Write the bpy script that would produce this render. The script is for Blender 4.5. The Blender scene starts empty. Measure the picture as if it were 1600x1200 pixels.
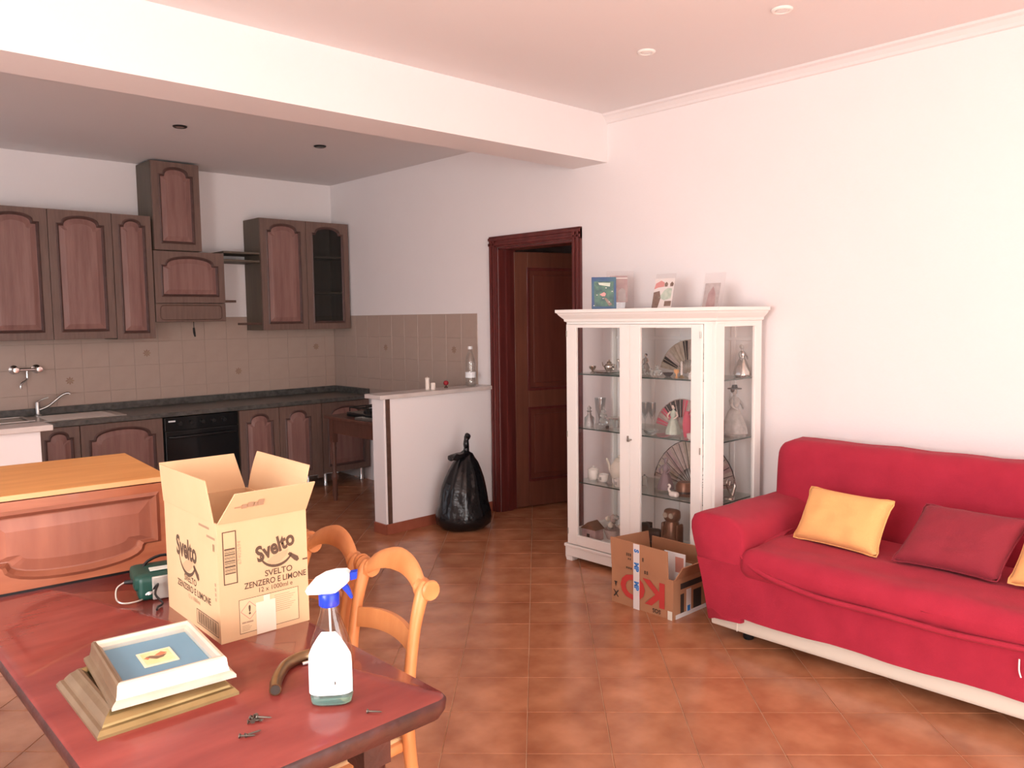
import bpy, bmesh, math, random
from mathutils import Vector, Matrix, noise
from mathutils.geometry import tessellate_polygon
random.seed(7)
S = bpy.context.scene
COL = S.collection
PI = math.pi

# ------------------------------------------------------------------ camera
F, YAW, PIT, ROL, H = 1261.44, math.radians(43.168), math.radians(4.785), math.radians(0.74), 1.53
_f = Vector((math.sin(YAW)*math.cos(PIT), math.cos(YAW)*math.cos(PIT), -math.sin(PIT)))
_r = Vector((math.cos(YAW), -math.sin(YAW), 0)); _d = _f.cross(_r)
RR = _r*math.cos(ROL) + _d*math.sin(ROL)
RD = _d*math.cos(ROL) - _r*math.sin(ROL)
CP = Vector((0, 0, H))
cam = bpy.data.cameras.new('camera'); camo = bpy.data.objects.new('camera', cam); COL.objects.link(camo)
cam.sensor_fit = 'HORIZONTAL'; cam.sensor_width = 36; cam.lens = F*36/1600; cam.clip_start = .02
m = Matrix.Identity(4)
for i, v in enumerate((RR, -RD, -_f)):
    for j in range(3): m[j][i] = v[j]
m.translation = CP
camo.matrix_world = m
S.camera = camo

def at(px, py, ax, val):
    """pixel of the 1600x1200 photo -> point on the plane ax = val"""
    d = RR*((px-800)/F) + RD*((py-600)/F) + _f
    i = 'xyz'.index(ax); t = (val-CP[i])/d[i]
    return CP + d*t
def proj(p):
    q = Vector(p)-CP; z = q.dot(_f)
    return (800+F*q.dot(RR)/z, 600+F*q.dot(RD)/z, z)

# ------------------------------------------------------------------ light
S.view_settings.view_transform = 'Standard'; S.view_settings.look = 'None'
S.view_settings.exposure = 0.38; S.view_settings.gamma = 1.0; S.view_settings.use_curve_mapping = False
W = bpy.data.worlds.new('world'); S.world = W; W.use_nodes = True
bg = W.node_tree.nodes['Background']; bg.inputs[0].default_value = (.80, .88, 1, 1); bg.inputs[1].default_value = 1.0
def area(name, loc, rot, sx, sy, power, col):
    l = bpy.data.lights.new(name, 'AREA'); l.shape = 'RECTANGLE'; l.size = sx; l.size_y = sy; l.energy = power; l.color = col
    o = bpy.data.objects.new(name, l); COL.objects.link(o); o.location = loc; o.rotation_euler = rot
    return o
# daylight coming in through the balcony door behind the camera and the window in the left wall
area('daylight_balcony', (0.9, -1.75, 1.15), (math.radians(90), 0, 0), 2.5, 2.2, 80, (1, .95, .91))
area('daylight_window', (-1.75, 1.0, 1.65), (math.radians(90), 0, math.radians(-90)), 1.6, 1.3, 108, (1, .955, .94))
area('daylight_kitchen_window', (-1.75, 5.7, 1.3), (math.radians(90), 0, math.radians(-90)), 0.9, 1.8, 12, (.82, .88, 1))
sun = bpy.data.lights.new('sun', 'SUN'); sun.energy = 30.0; sun.angle = .01; sun.color = (1, .90, .76)
suno = bpy.data.objects.new('sun', sun); COL.objects.link(suno)
suno.rotation_euler = Vector((.10, .77, -.64)).to_track_quat('-Z', 'Y').to_euler()

# ------------------------------------------------------------------ materials
MATS = {}
def mat(name, c, rough=.5, metal=0, c2=None, scale=8, amt=1.0, bump=0, bscale=60, spec=.5, coat=0, stretch=None, trans=0, sheen=0, detail=4, ior=1.45):
    if name in MATS: return MATS[name]
    M = bpy.data.materials.new(name); M.use_nodes = True; MATS[name] = M
    nt = M.node_tree; N = nt.nodes; L = nt.links; B = N['Principled BSDF']
    B.inputs['Base Color'].default_value = (*c, 1); B.inputs['Roughness'].default_value = rough
    B.inputs['Metallic'].default_value = metal; B.inputs['Specular IOR Level'].default_value = spec
    B.inputs['Coat Weight'].default_value = coat; B.inputs['Transmission Weight'].default_value = trans
    B.inputs['Sheen Weight'].default_value = sheen; B.inputs['IOR'].default_value = ior
    tc = N.new('ShaderNodeTexCoord'); src = tc.outputs['Object']
    if stretch:
        mp = N.new('ShaderNodeMapping'); mp.inputs['Scale'].default_value = stretch
        L.new(src, mp.inputs[0]); src = mp.outputs[0]
    if c2:
        no = N.new('ShaderNodeTexNoise'); no.inputs['Scale'].default_value = scale; no.inputs['Detail'].default_value = detail
        L.new(src, no.inputs['Vector'])
        rp = N.new('ShaderNodeValToRGB'); rp.color_ramp.elements[0].position = .5-.22*amt if amt <= 1 else .4
        rp.color_ramp.elements[1].position = .5+.22*amt if amt <= 1 else .6
        rp.color_ramp.elements[0].color = (*c, 1); rp.color_ramp.elements[1].color = (*c2, 1)
        L.new(no.outputs['Fac'], rp.inputs[0]); L.new(rp.outputs[0], B.inputs['Base Color'])
    if bump:
        nb = N.new('ShaderNodeTexNoise'); nb.inputs['Scale'].default_value = bscale; nb.inputs['Detail'].default_value = 3
        L.new(src, nb.inputs['Vector'])
        bp = N.new('ShaderNodeBump'); bp.inputs['Strength'].default_value = bump; bp.inputs['Distance'].default_value = .01
        L.new(nb.outputs['Fac'], bp.inputs['Height']); L.new(bp.outputs[0], B.inputs['Normal'])
    return M
def glass(name, tint=(1, 1, 1), refl=1.0):
    M = bpy.data.materials.new(name); M.use_nodes = True; MATS[name] = M
    nt = M.node_tree; N = nt.nodes; L = nt.links; N.remove(N['Principled BSDF']); out = N['Material Output']
    t = N.new('ShaderNodeBsdfTransparent'); t.inputs[0].default_value = (*tint, 1)
    g = N.new('ShaderNodeBsdfGlossy'); g.inputs['Roughness'].default_value = .02
    lw = N.new('ShaderNodeLayerWeight'); lw.inputs[0].default_value = .5
    pw = N.new('ShaderNodeMath'); pw.operation = 'POWER'; pw.inputs[1].default_value = 4.5; L.new(lw.outputs['Facing'], pw.inputs[0])
    mu = N.new('ShaderNodeMath'); mu.operation = 'MULTIPLY_ADD'; mu.inputs[1].default_value = .8*min(refl, 1.2); mu.inputs[2].default_value = .04*refl; L.new(pw.outputs[0], mu.inputs[0])
    mx = N.new('ShaderNodeMixShader'); L.new(mu.outputs[0], mx.inputs[0]); L.new(t.outputs[0], mx.inputs[1]); L.new(g.outputs[0], mx.inputs[2])
    L.new(mx.outputs[0], out.inputs[0]); return M
# paint and plaster
mat('plaster', (.87, .83, .825), .9, c2=(.885, .845, .84), scale=3, bump=.05, bscale=90)
mat('ceiling_paint', (.80, .765, .76), .95, c2=(.81, .775, .77), scale=2)
mat('white_paint', (.92, .90, .86), .35)
mat('white_paint_wall', (.88, .85, .85), .7)
# woods
mat('kitchen_wood', (.145, .090, .072), .42, c2=(.20, .125, .10), scale=5, stretch=(9, 9, .8), bump=.15, bscale=14)
mat('kitchen_bead', (.085, .045, .038), .45, c2=(.12, .065, .055), scale=20)
mat('kitchen_panel', (.22, .108, .092), .42, c2=(.31, .17, .145), scale=4, stretch=(7, 7, .7), bump=.12, bscale=14)
mat('kitchen_side', (.105, .080, .058), .5, c2=(.13, .10, .072), scale=4, stretch=(6, 6, .6))
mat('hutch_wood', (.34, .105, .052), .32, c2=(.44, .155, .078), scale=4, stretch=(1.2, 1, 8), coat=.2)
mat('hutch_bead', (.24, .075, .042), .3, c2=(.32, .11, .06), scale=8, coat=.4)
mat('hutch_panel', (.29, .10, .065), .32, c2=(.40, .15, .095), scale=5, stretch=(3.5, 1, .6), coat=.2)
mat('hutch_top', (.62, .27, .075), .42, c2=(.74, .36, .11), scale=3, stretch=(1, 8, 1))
mat('gold_and_lit_edge', (.74, .38, .16), .35, c2=(.80, .46, .22), scale=6)
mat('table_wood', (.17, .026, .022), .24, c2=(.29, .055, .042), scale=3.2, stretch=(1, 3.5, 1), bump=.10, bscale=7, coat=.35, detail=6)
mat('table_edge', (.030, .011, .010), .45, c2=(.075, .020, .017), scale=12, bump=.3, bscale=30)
mat('chair_wood', (.56, .20, .065), .38, c2=(.70, .31, .12), scale=5, stretch=(3, 3, 1), bump=.05)
mat('chair_seat', (.60, .36, .17), .75, c2=(.70, .46, .26), scale=40, bump=.4, bscale=120)
mat('door_wood', (.115, .030, .020), .38, c2=(.17, .048, .030), scale=4, stretch=(6, 6, .5), coat=.1)
mat('door_panel_wood', (.13, .042, .025), .40, c2=(.19, .065, .038), scale=4, stretch=(6, 6, .5), coat=.1)
mat('casing_wood', (.10, .018, .016), .33, c2=(.15, .030, .025), scale=4, stretch=(6, 6, .5), coat=.2)
mat('old_table_wood', (.10, .04, .028), .45, c2=(.15, .065, .045), scale=4, stretch=(1, 5, 1))
mat('dark_trim', (.07, .035, .025), .5, c2=(.13, .07, .05), scale=20)
# stones and ceramics
mat('grout', (.42, .22, .12), .8, c2=(.62, .40, .26), scale=6)
mat('skirting_tile', (.30, .085, .05), .28, c2=(.36, .11, .065), scale=12)
mat('marble_white', (.70, .64, .60), .3, c2=(.58, .52, .49), scale=10, bump=.05)
mat('marble_grey', (.055, .055, .050), .32, c2=(.125, .12, .11), scale=28, amt=.8, detail=8)
mat('wall_grout', (.40, .31, .26), .85)
mat('motif', (.30, .17, .13), .5, c2=(.36, .26, .16), scale=60)
# metals and plastics
mat('chrome', (.75, .75, .75), .16, 1); mat('steel', (.55, .54, .52), .32, 1); mat('dull_steel', (.30, .28, .25), .4, 1, c2=(.5, .47, .42), scale=20)
mat('brass_pipe', (.22, .15, .08), .28, 1, c2=(.36, .27, .16), scale=14)
mat('black_plastic', (.012, .012, .013), .35); mat('oven_black', (.010, .011, .012), .12); mat('iron', (.015, .014, .013), .55)
mat('bag_black', (.005, .005, .006), .24, bump=1.0, bscale=13, spec=.55)
mat('tool_green', (.010, .060, .045), .38); mat('tool_metal', (.50, .49, .44), .42, .6, c2=(.62, .60, .55), scale=20); mat('tool_print', (.75, .80, .72), .5)
mat('blue_plastic', (.012, .045, .55), .3); mat('white_plastic', (.90, .90, .90), .3); mat('label_white', (.88, .91, .93), .4)
mat('label_blue', (.45, .72, .90), .4)
mat('bottle_plastic', (.80, .84, .84), .08, trans=1.0, ior=1.12); mat('cleaner', (.40, .72, .66), .05, trans=.85, ior=1.15)
# fabric
mat('sofa_red', (.36, .014, .038), .88, c2=(.42, .019, .047), scale=9, bump=.25, bscale=260, sheen=.04)
mat('cushion_yellow', (.86, .46, .17), .85, bump=.25, bscale=200, sheen=.05); mat('cushion_red', (.26, .020, .036), .85, bump=.3, bscale=200, sheen=.05)
mat('sofa_base', (.72, .66, .56), .6)
# cardboard
mat('cardboard', (.66, .42, .235), .8, c2=(.71, .47, .27), scale=6); mat('cardboard_inside', (.74, .54, .32), .85)
mat('cardboard_brown', (.42, .20, .105), .8, c2=(.47, .235, .125), scale=6)
mat('ink', (.11, .065, .04), .8); mat('ink_soft', (.56, .36, .21), .8); mat('ink_grey', (.42, .27, .17), .8); mat('ink_red', (.55, .05, .045), .7); mat('ink_black', (.05, .035, .028), .8); mat('ink_pink', (.60, .26, .20), .8)
mat('paper', (.82, .77, .66), .7); mat('tape', (.80, .72, .57), .25); mat('tape_white', (.78, .74, .72), .3); mat('ink_blue', (.04, .22, .62), .5)
# gilded frames
mat('gilt_silver', (.66, .58, .46), .33, .55, c2=(.76, .70, .60), scale=10); mat('gilt_gold', (.27, .19, .075), .34, .7, c2=(.42, .32, .15), scale=10)
mat('gilt_shaded', (.20, .125, .07), .4, .5, c2=(.30, .21, .125), scale=14)  # darker gilt paints the shade on the left rails of both frames
mat('gilt_pink', (.55, .34, .24), .4, .4); mat('mount_blue', (.16, .30, .40), .8); mat('mount_cream', (.80, .72, .52), .8)
mat('art_yellow', (.80, .62, .26), .8, c2=(.85, .74, .46), scale=30); mat('art_red', (.62, .20, .10), .8); mat('art_brown', (.22, .13, .08), .8)
# ornaments
mat('porcelain', (.84, .80, .75), .2); mat('porcelain_green', (.36, .44, .36), .3, c2=(.52, .58, .50), scale=40); mat('skin_porcelain', (.70, .56, .48), .35)
mat('silver', (.62, .60, .56), .22, 1); mat('bronze', (.17, .085, .05), .35, .5, c2=(.28, .14, .09), scale=18); mat('dark_figure', (.018, .015, .013), .4)
mat('grey_figure', (.30, .29, .27), .4, c2=(.48, .46, .43), scale=40); mat('fan_dark', (.03, .022, .02), .6); mat('fan_pink', (.66, .10, .16), .6)
mat('fan_lace', (.44, .34, .30), .7, c2=(.58, .47, .43), scale=40); mat('fan_beige', (.50, .43, .35), .6, c2=(.36, .29, .22), scale=30); mat('mauve', (.26, .19, .21), .6)
mat('crystal', (.92, .95, .94), .04, trans=.9, ior=1.3); mat('cream', (.80, .74, .64), .4); mat('red_small', (.35, .02, .03), .5)
mat('photo_blue', (.03, .06, .22), .25, c2=(.05, .16, .20), scale=14); mat('photo_green', (.03, .08, .09), .25, c2=(.12, .25, .17), scale=25)
mat('photo_grey', (.42, .36, .35), .3, c2=(.56, .49, .48), scale=30); mat('photo_pink', (.70, .32, .30), .3); mat('photo_mint', (.46, .56, .46), .3, c2=(.66, .70, .60), scale=40)
mat('photo_brown', (.20, .13, .10), .3, c2=(.34, .24, .20), scale=25); mat('photo_rose', (.38, .24, .24), .3, c2=(.52, .38, .36), scale=20); mat('photo_paper', (.80, .74, .71), .3)
mat('lamp_glass', (.80, .80, .78), .2); mat('wax', (.85, .76, .68), .5)
glass('pane'); glass('shelf_glass', (.90, .95, .93)); glass('smoked', (.50, .52, .50)); glass('acrylic', (.97, .96, .96), .8); glass('clear_bottle', (.93, .95, .95), 2.2)
mat('shelf_edge', (.03, .06, .05), .2)
MATS['cabinet_back'] = mat('cabinet_back', (.86, .84, .82), .35)

def tile_floor():
    M = bpy.data.materials.new('floor_tile'); M.use_nodes = True; MATS['floor_tile'] = M
    nt = M.node_tree; N = nt.nodes; L = nt.links; B = N['Principled BSDF']
    ge = N.new('ShaderNodeNewGeometry')
    mp = N.new('ShaderNodeMapping'); mp.vector_type = 'TEXTURE'
    mp.inputs['Rotation'].default_value = (0, 0, PI/4); mp.inputs['Scale'].default_value = (.3, .3, .3)
    mp.inputs['Location'].default_value = (TO.x, TO.y, 0)
    L.new(ge.outputs['Position'], mp.inputs[0])
    fl = N.new('ShaderNodeVectorMath'); fl.operation = 'FLOOR'; L.new(mp.outputs[0], fl.inputs[0])
    wn = N.new('ShaderNodeTexWhiteNoise'); wn.noise_dimensions = '3D'; L.new(fl.outputs[0], wn.inputs[0])
    no = N.new('ShaderNodeTexNoise'); no.inputs['Scale'].default_value = 7; no.inputs['Detail'].default_value = 3; L.new(ge.outputs['Position'], no.inputs['Vector'])
    # cotto look: every tile a little paler in its middle than along its rim
    fr = N.new('ShaderNodeVectorMath'); fr.operation = 'FRACTION'; L.new(mp.outputs[0], fr.inputs[0])
    sb = N.new('ShaderNodeVectorMath'); sb.operation = 'SUBTRACT'; sb.inputs[1].default_value = (.5, .5, 0); L.new(fr.outputs[0], sb.inputs[0])
    fz = N.new('ShaderNodeVectorMath'); fz.operation = 'MULTIPLY'; fz.inputs[1].default_value = (1, 1, 0); L.new(sb.outputs[0], fz.inputs[0])
    le = N.new('ShaderNodeVectorMath'); le.operation = 'LENGTH'; L.new(fz.outputs[0], le.inputs[0])
    ad = N.new('ShaderNodeMath'); ad.operation = 'MULTIPLY_ADD'; ad.inputs[1].default_value = -.45; L.new(le.outputs['Value'], ad.inputs[0]); L.new(no.outputs['Fac'], ad.inputs[2])
    rp = N.new('ShaderNodeValToRGB'); rp.color_ramp.elements[0].position = .0; rp.color_ramp.elements[1].position = .62
    rp.color_ramp.elements[0].color = (.33, .115, .052, 1); rp.color_ramp.elements[1].color = (.58, .26, .135, 1); L.new(ad.outputs[0], rp.inputs[0])
    mx = N.new('ShaderNodeMix'); mx.data_type = 'RGBA'; mx.blend_type = 'MULTIPLY'; mx.inputs[0].default_value = 1
    r2 = N.new('ShaderNodeMapRange'); r2.inputs[3].default_value = .90; r2.inputs[4].default_value = 1.06; L.new(wn.outputs['Value'], r2.inputs[0])
    L.new(rp.outputs[0], mx.inputs[6]); L.new(r2.outputs[0], mx.inputs[7]); L.new(mx.outputs[2], B.inputs['Base Color'])
    B.inputs['Roughness'].default_value = .22
q = 2**-.5
TU, TV = 2.715, -.053
TO = Vector(((TU+TV)*q, (TU-TV)*q))       # one tile corner
tile_floor()
def wall_tile_mat():
    M = mat('wall_tile', (.44, .335, .275), .3, c2=(.485, .375, .315), scale=6)
wall_tile_mat()

# ------------------------------------------------------------------ mesh helpers
class MB:
    def __init__(s): s.bm = bmesh.new()
    def box(s, x0, x1, y0, y1, z0, z1, bev=0, seg=2):
        b = bmesh.new(); r = bmesh.ops.create_cube(b, size=1)
        for v in b.verts: v.co = Vector(((x0+x1)/2+v.co.x*(x1-x0), (y0+y1)/2+v.co.y*(y1-y0), (z0+z1)/2+v.co.z*(z1-z0)))
        if bev: bmesh.ops.bevel(b, geom=b.edges[:], offset=bev, segments=seg, affect='EDGES', profile=.6)
        s.add(b); return s
    def add(s, b, M=None):
        me = bpy.data.meshes.new('t'); b.to_mesh(me); b.free()
        if M: me.transform(M)
        s.bm.from_mesh(me); bpy.data.meshes.remove(me); return s
    def prism(s, pts, a0, a1, ax='y'):
        """polygon pts (2d) extruded from a0 to a1 along ax"""
        b = bmesh.new()
        def P(p, a): return {'x': (a, p[0], p[1]), 'y': (p[0], a, p[1]), 'z': (p[0], p[1], a)}[ax]
        A = [b.verts.new(P(p, a0)) for p in pts]; B = [b.verts.new(P(p, a1)) for p in pts]
        n = len(pts); b.faces.new(A); b.faces.new(B[::-1])
        for i in range(n): b.faces.new((A[i], B[i], B[(i+1) % n], A[(i+1) % n]))
        bmesh.ops.recalc_face_normals(b, faces=b.faces[:]); s.add(b); return s
    def lathe(s, prof, c=(0, 0, 0), n=20, sx=1, sy=1):
        b = bmesh.new(); rings = []
        for r, z in prof:
            if r < 1e-5: rings.append([b.verts.new((c[0], c[1], c[2]+z))])
            else: rings.append([b.verts.new((c[0]+r*sx*math.cos(2*PI*i/n), c[1]+r*sy*math.sin(2*PI*i/n), c[2]+z)) for i in range(n)])
        for A, B in zip(rings, rings[1:]):
            if len(A) == 1 and len(B) == 1: continue
            for i in range(n):
                j = (i+1) % n
                if len(A) == 1: b.faces.new((A[0], B[j], B[i]))
                elif len(B) == 1: b.faces.new((A[i], A[j], B[0]))
                else: b.faces.new((A[i], A[j], B[j], B[i]))
        for R in (rings[0], rings[-1]):
            if len(R) > 1: b.faces.new(R)
        bmesh.ops.recalc_face_normals(b, faces=b.faces[:]); s.add(b); return s
    def tube(s, pts, r, n=8, sub=4, flat=1, closed=False):
        pts = [Vector(p) for p in pts]; rs = r if isinstance(r, (list, tuple)) else [r]*len(pts)
        P, Rr = [], []
        m_ = len(pts)
        for i in range(m_-1 if not closed else m_):
            g = lambda k: pts[k % m_] if closed else pts[max(0, min(m_-1, k))]
            p0, p1, p2, p3 = g(i-1), g(i), g(i+1), g(i+2)
            for k in range(sub):
                t = k/sub
                P.append(.5*((2*p1)+(p2-p0)*t+(2*p0-5*p1+4*p2-p3)*t*t+(3*p1-p0-3*p2+p3)*t**3))
                Rr.append(rs[i % m_]*(1-t)+rs[(i+1) % m_]*t)
        if not closed: P.append(pts[-1]); Rr.append(rs[-1])
        b = bmesh.new(); rings = []; up = Vector((.31, .17, .93)); K = len(P)
        pu = None
        for i, p in enumerate(P):
            if closed: tg = P[(i+1) % K]-P[i-1]
            else: tg = P[min(i+1, K-1)]-P[max(i-1, 0)]
            tg.normalize()
            if pu is None: u = tg.cross(up).normalized()
            else: u = (pu-tg*pu.dot(tg)).normalized()
            pu = u; v = tg.cross(u)
            rings.append([b.verts.new(p+(u*math.cos(2*PI*k/n)*flat+v*math.sin(2*PI*k/n))*Rr[i]) for k in range(n)])
        for i in range(K if closed else K-1):
            A, B = rings[i], rings[(i+1) % K]
            for k in range(n): b.faces.new((A[k], A[(k+1) % n], B[(k+1) % n], B[k]))
        if not closed: b.faces.new(rings[0][::-1]); b.faces.new(rings[-1])
        bmesh.ops.recalc_face_normals(b, faces=b.faces[:]); s.add(b); return s
    def soft(s, cx, cy, cz, sx, sy, sz, r, n=10, fn=None, M=None):
        """rounded box with half sizes sx,sy,sz; fn(v) deforms it"""
        b = bmesh.new(); bmesh.ops.create_cube(b, size=2)
        bmesh.ops.subdivide_edges(b, edges=b.edges[:], cuts=n, use_grid_fill=True)
        hs = (sx, sy, sz)
        for v in b.verts:
            p = [v.co[i]*hs[i] for i in range(3)]; rr = min(r, *hs)
            q_ = [max(-(hs[i]-rr), min(hs[i]-rr, p[i])) for i in range(3)]
            # push grid lines towards the rounded rim
            d = Vector([p[i]-q_[i] for i in range(3)])
            if d.length > 1e-6: d = d.normalized()*rr
            v.co = Vector(q_)+d
            if fn: v.co = fn(v.co)
            v.co += Vector((cx, cy, cz))
        s.add(b, M); return s
    def poly(s, pts):
        """flat polygon(s), pts 3d; concave allowed"""
        vs = [s.bm.verts.new(p) for p in pts]
        for t in tessellate_polygon([[Vector(p) for p in pts]]):
            try: s.bm.faces.new([vs[i] for i in t])
            except ValueError: pass
        return s
    def build(s, name, m, parent=None, smooth=None, loc=None):
        me = bpy.data.meshes.new(name); s.bm.normal_update(); s.bm.to_mesh(me); s.bm.free()
        me.materials.append(MATS[m])
        if smooth:
            me.polygons.foreach_set('use_smooth', [True]*len(me.polygons)); me.set_sharp_from_angle(angle=math.radians(smooth))
        o = bpy.data.objects.new(name, me); COL.objects.link(o)
        if parent: o.parent = parent
        if loc: o.location = loc
        return o
def tag(o, label=None, cat=None, group=None, kind=None):
    if label: o['label'] = label
    if cat: o['category'] = cat
    if group: o['group'] = group
    if kind: o['kind'] = kind
    return o
def thing(name, label, cat, loc=(0, 0, 0), rz=0, group=None):
    o = bpy.data.objects.new(name, None); COL.objects.link(o); o.location = loc; o.rotation_euler = (0, 0, rz); o.empty_display_size = .1
    return tag(o, label, cat, group)
def copy_tree(o, parent=None):
    c = o.copy(); COL.objects.link(c)
    if parent: c.parent = parent
    for ch in list(o.children): copy_tree(ch, c)
    return c
def struct(mb, name, m, parent=None, **k):
    o = mb.build(name, m, parent, **k)
    if not parent: o['kind'] = 'structure'
    return o
def box(name, m, parent, *a, bev=0, **k): return MB().box(*a, bev=bev).build(name, m, parent, **k)
def text(name, body, size, m, parent, org, xd, yd, shear=0, align='CENTER', bold=0, sx=1):
    """flat print: lettering lying in the plane spanned by xd, yd at org"""
    c = bpy.data.curves.new('t', 'FONT'); c.body = body; c.size = size; c.align_x = align; c.align_y = 'CENTER'; c.shear = shear; c.offset = bold; c.fill_mode = 'FRONT'; c.resolution_u = 3
    o = bpy.data.objects.new('t', c); COL.objects.link(o)
    dg = bpy.context.evaluated_depsgraph_get(); me = bpy.data.meshes.new_from_object(o.evaluated_get(dg)); bpy.data.objects.remove(o); bpy.data.curves.remove(c)
    xd = Vector(xd).normalized(); yd = Vector(yd).normalized(); z = xd.cross(yd); M = Matrix.Identity(4)
    for i, v in enumerate((xd*sx, yd, z)):
        for j in range(3): M[j][i] = v[j]
    M.translation = Vector(org); me.transform(M); me.name = name
    me.materials.clear(); me.materials.append(MATS[m])
    t = bpy.data.objects.new(name, me); COL.objects.link(t); t.parent = parent
    return t

# ------------------------------------------------------------------ room shell
XR, YB, XL, YF = 4.202, 7.04, -1.7, -1.7
ZC, ZK, ZB = 2.845, 2.82, 2.537
BY0, BY1 = 3.53, 3.835
DY0, DY1, DZ = 3.835, 4.62, 2.055        # door opening in the right wall
fl = box('floor', 'grout', None, XL, 6.3, YF, YB+.0, -.12, -.0025); fl['kind'] = 'structure'
T_ = .15
mb = MB(); mb.box(XR, XR+T_, YF-T_, DY0, 0, ZC+.15).box(XR, XR+T_, DY1, YB+T_, 0, ZC+.15).box(XR, XR+T_, DY0, DY1, DZ, ZC+.15)
wall_right = struct(mb, 'wall_right', 'plaster')
wall_back = struct(MB().box(XL-T_, XR, YB, YB+T_, 0, ZC+.15), 'wall_back', 'plaster')
# left wall with two window openings, rear wall with a balcony door opening
mb = MB()
for a in ((YF-T_, .2, 0, ZC+.15), (.2, 1.8, 0, 1.0), (.2, 1.8, 2.3, ZC+.15), (1.8, 5.25, 0, ZC+.15), (5.25, 6.15, 0, .4), (5.25, 6.15, 2.2, ZC+.15), (6.15, YB, 0, ZC+.15)):
    mb.box(XL-T_, XL, *a)
struct(mb, 'wall_left', 'plaster')
mb = MB(); mb.box(XL, -.35, YF-T_, YF, 0, ZC+.15).box(2.15, XR, YF-T_, YF, 0, ZC+.15).box(-.35, 2.15, YF-T_, YF, 2.25, ZC+.15)
struct(mb, 'wall_front', 'plaster')
struct(MB().box(XL-T_, XR, YF-T_, BY0, ZC, ZC+.15), 'ceiling', 'ceiling_paint')
struct(MB().box(XL-T_, XR, BY1, YB, ZK, ZK+.15), 'ceiling_kitchen', 'ceiling_paint')
struct(MB().box(XL, XR, BY0, BY1, ZB, ZC+.15), 'trim_beam', 'plaster')
# cove moulding along the right wall and ceiling
struct(MB().prism([(XR, ZC), (XR-.05, ZC), (XR-.046, ZC-.012), (XR-.03, ZC-.02), (XR-.014, ZC-.04), (XR-.010, ZC-.055), (XR, ZC-.06)], YF, BY0, 'y'), 'trim_cove', 'ceiling_paint')
# room behind the door
struct(MB().box(6.15, 6.3, 3.0, 6.2, 0, 2.7), 'wall_hall_far', 'plaster')
struct(MB().box(XR+T_, 6.15, 6.05, 6.2, 0, 2.7), 'wall_hall_back', 'plaster')
struct(MB().box(XR+T_, 6.15, 3.0, 3.15, 0, 2.7), 'wall_hall_front', 'plaster')
struct(MB().box(XR+T_, 6.3, 3.0, 6.2, 2.7, 2.8), 'ceiling_hall', 'plaster')

# --- floor tiles, laid diagonally
def clip(poly, x0, x1, y0, y1):
    for ax, v, sg in ((0, x0, 1), (0, x1, -1), (1, y0, 1), (1, y1, -1)):
        out = []
        for i in range(len(poly)):
            a, b = poly[i-1], poly[i]; da, db = (a[ax]-v)*sg, (b[ax]-v)*sg
            if da >= 0: out.append(a)
            if (da >= 0) != (db >= 0):
                t = da/(da-db); out.append((a[0]+(b[0]-a[0])*t, a[1]+(b[1]-a[1])*t))
        # keep order: rebuild properly
        poly = out
        if len(poly) < 3: return []
    return poly
def tile_bm(poly, zt=0.0, d=.004, ch=.0015):
    b = bmesh.new(); n = len(poly); c = Vector((sum(p[0] for p in poly)/n, sum(p[1] for p in poly)/n))
    A = [b.verts.new((p[0], p[1], zt-d)) for p in poly]; B = [b.verts.new((p[0], p[1], zt-ch)) for p in poly]
    Cc = []
    for p in poly:
        v = Vector(p)-c; v *= max(0, 1-ch*1.5/max(v.length, 1e-4)); Cc.append(b.verts.new((c.x+v.x, c.y+v.y, zt)))
    for i in range(n):
        j = (i+1) % n; b.faces.new((A[i], A[j], B[j], B[i])); b.faces.new((B[i], B[j], Cc[j], Cc[i]))
    b.faces.new(Cc); bmesh.ops.recalc_face_normals(b, faces=b.faces[:])
    return b
tiles = []
P_, G_ = .30, .0016
for i in range(-30, 30):
    for j in range(-30, 30):
        u0, v0 = TU+i*P_, TV+j*P_
        pl = []
        for uu, vv in ((u0+G_, v0+G_), (u0+P_-G_, v0+G_), (u0+P_-G_, v0+P_-G_), (u0+G_, v0+P_-G_)):
            pl.append(((uu+vv)*q, (uu-vv)*q))
        full = pl; pl = clip(pl, XL, XR, YF, YB)
        if not pl: continue
        ar = abs(sum(pl[k-1][0]*pl[k][1]-pl[k][0]*pl[k-1][1] for k in range(len(pl))))/2
        if ar < 2e-4: continue
        c = (sum(p[0] for p in pl)/len(pl), sum(p[1] for p in pl)/len(pl))
        px = proj((c[0], c[1], 0)); vis = 0
        if px[2] > .3 and -90 < px[0] < 1690 and px[1] < 1330:
            vis = ar/px[2]**2
            # behind the half walls, cabinets and sofa there is nothing to see
            if c[0] > 3.75 and c[1] < 3.3: vis = 0
            if c[1] > 6.55: vis = 0
        tiles.append((vis, pl, c, len(pl) == 4 and all(abs(a_[0]-b_[0])+abs(a_[1]-b_[1]) < 1e-6 for a_, b_ in zip(sorted(pl), sorted(full))), full))
tiles.sort(key=lambda t: -t[0])
tb = tile_bm([(p[0]-tiles[0][2][0], p[1]-tiles[0][2][1]) for p in tiles[0][1]]) if tiles[0][3] else None
tme = bpy.data.meshes.new('tile'); tb.to_mesh(tme); tb.free(); tme.materials.append(MATS['floor_tile'])
rest = MB()
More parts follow.
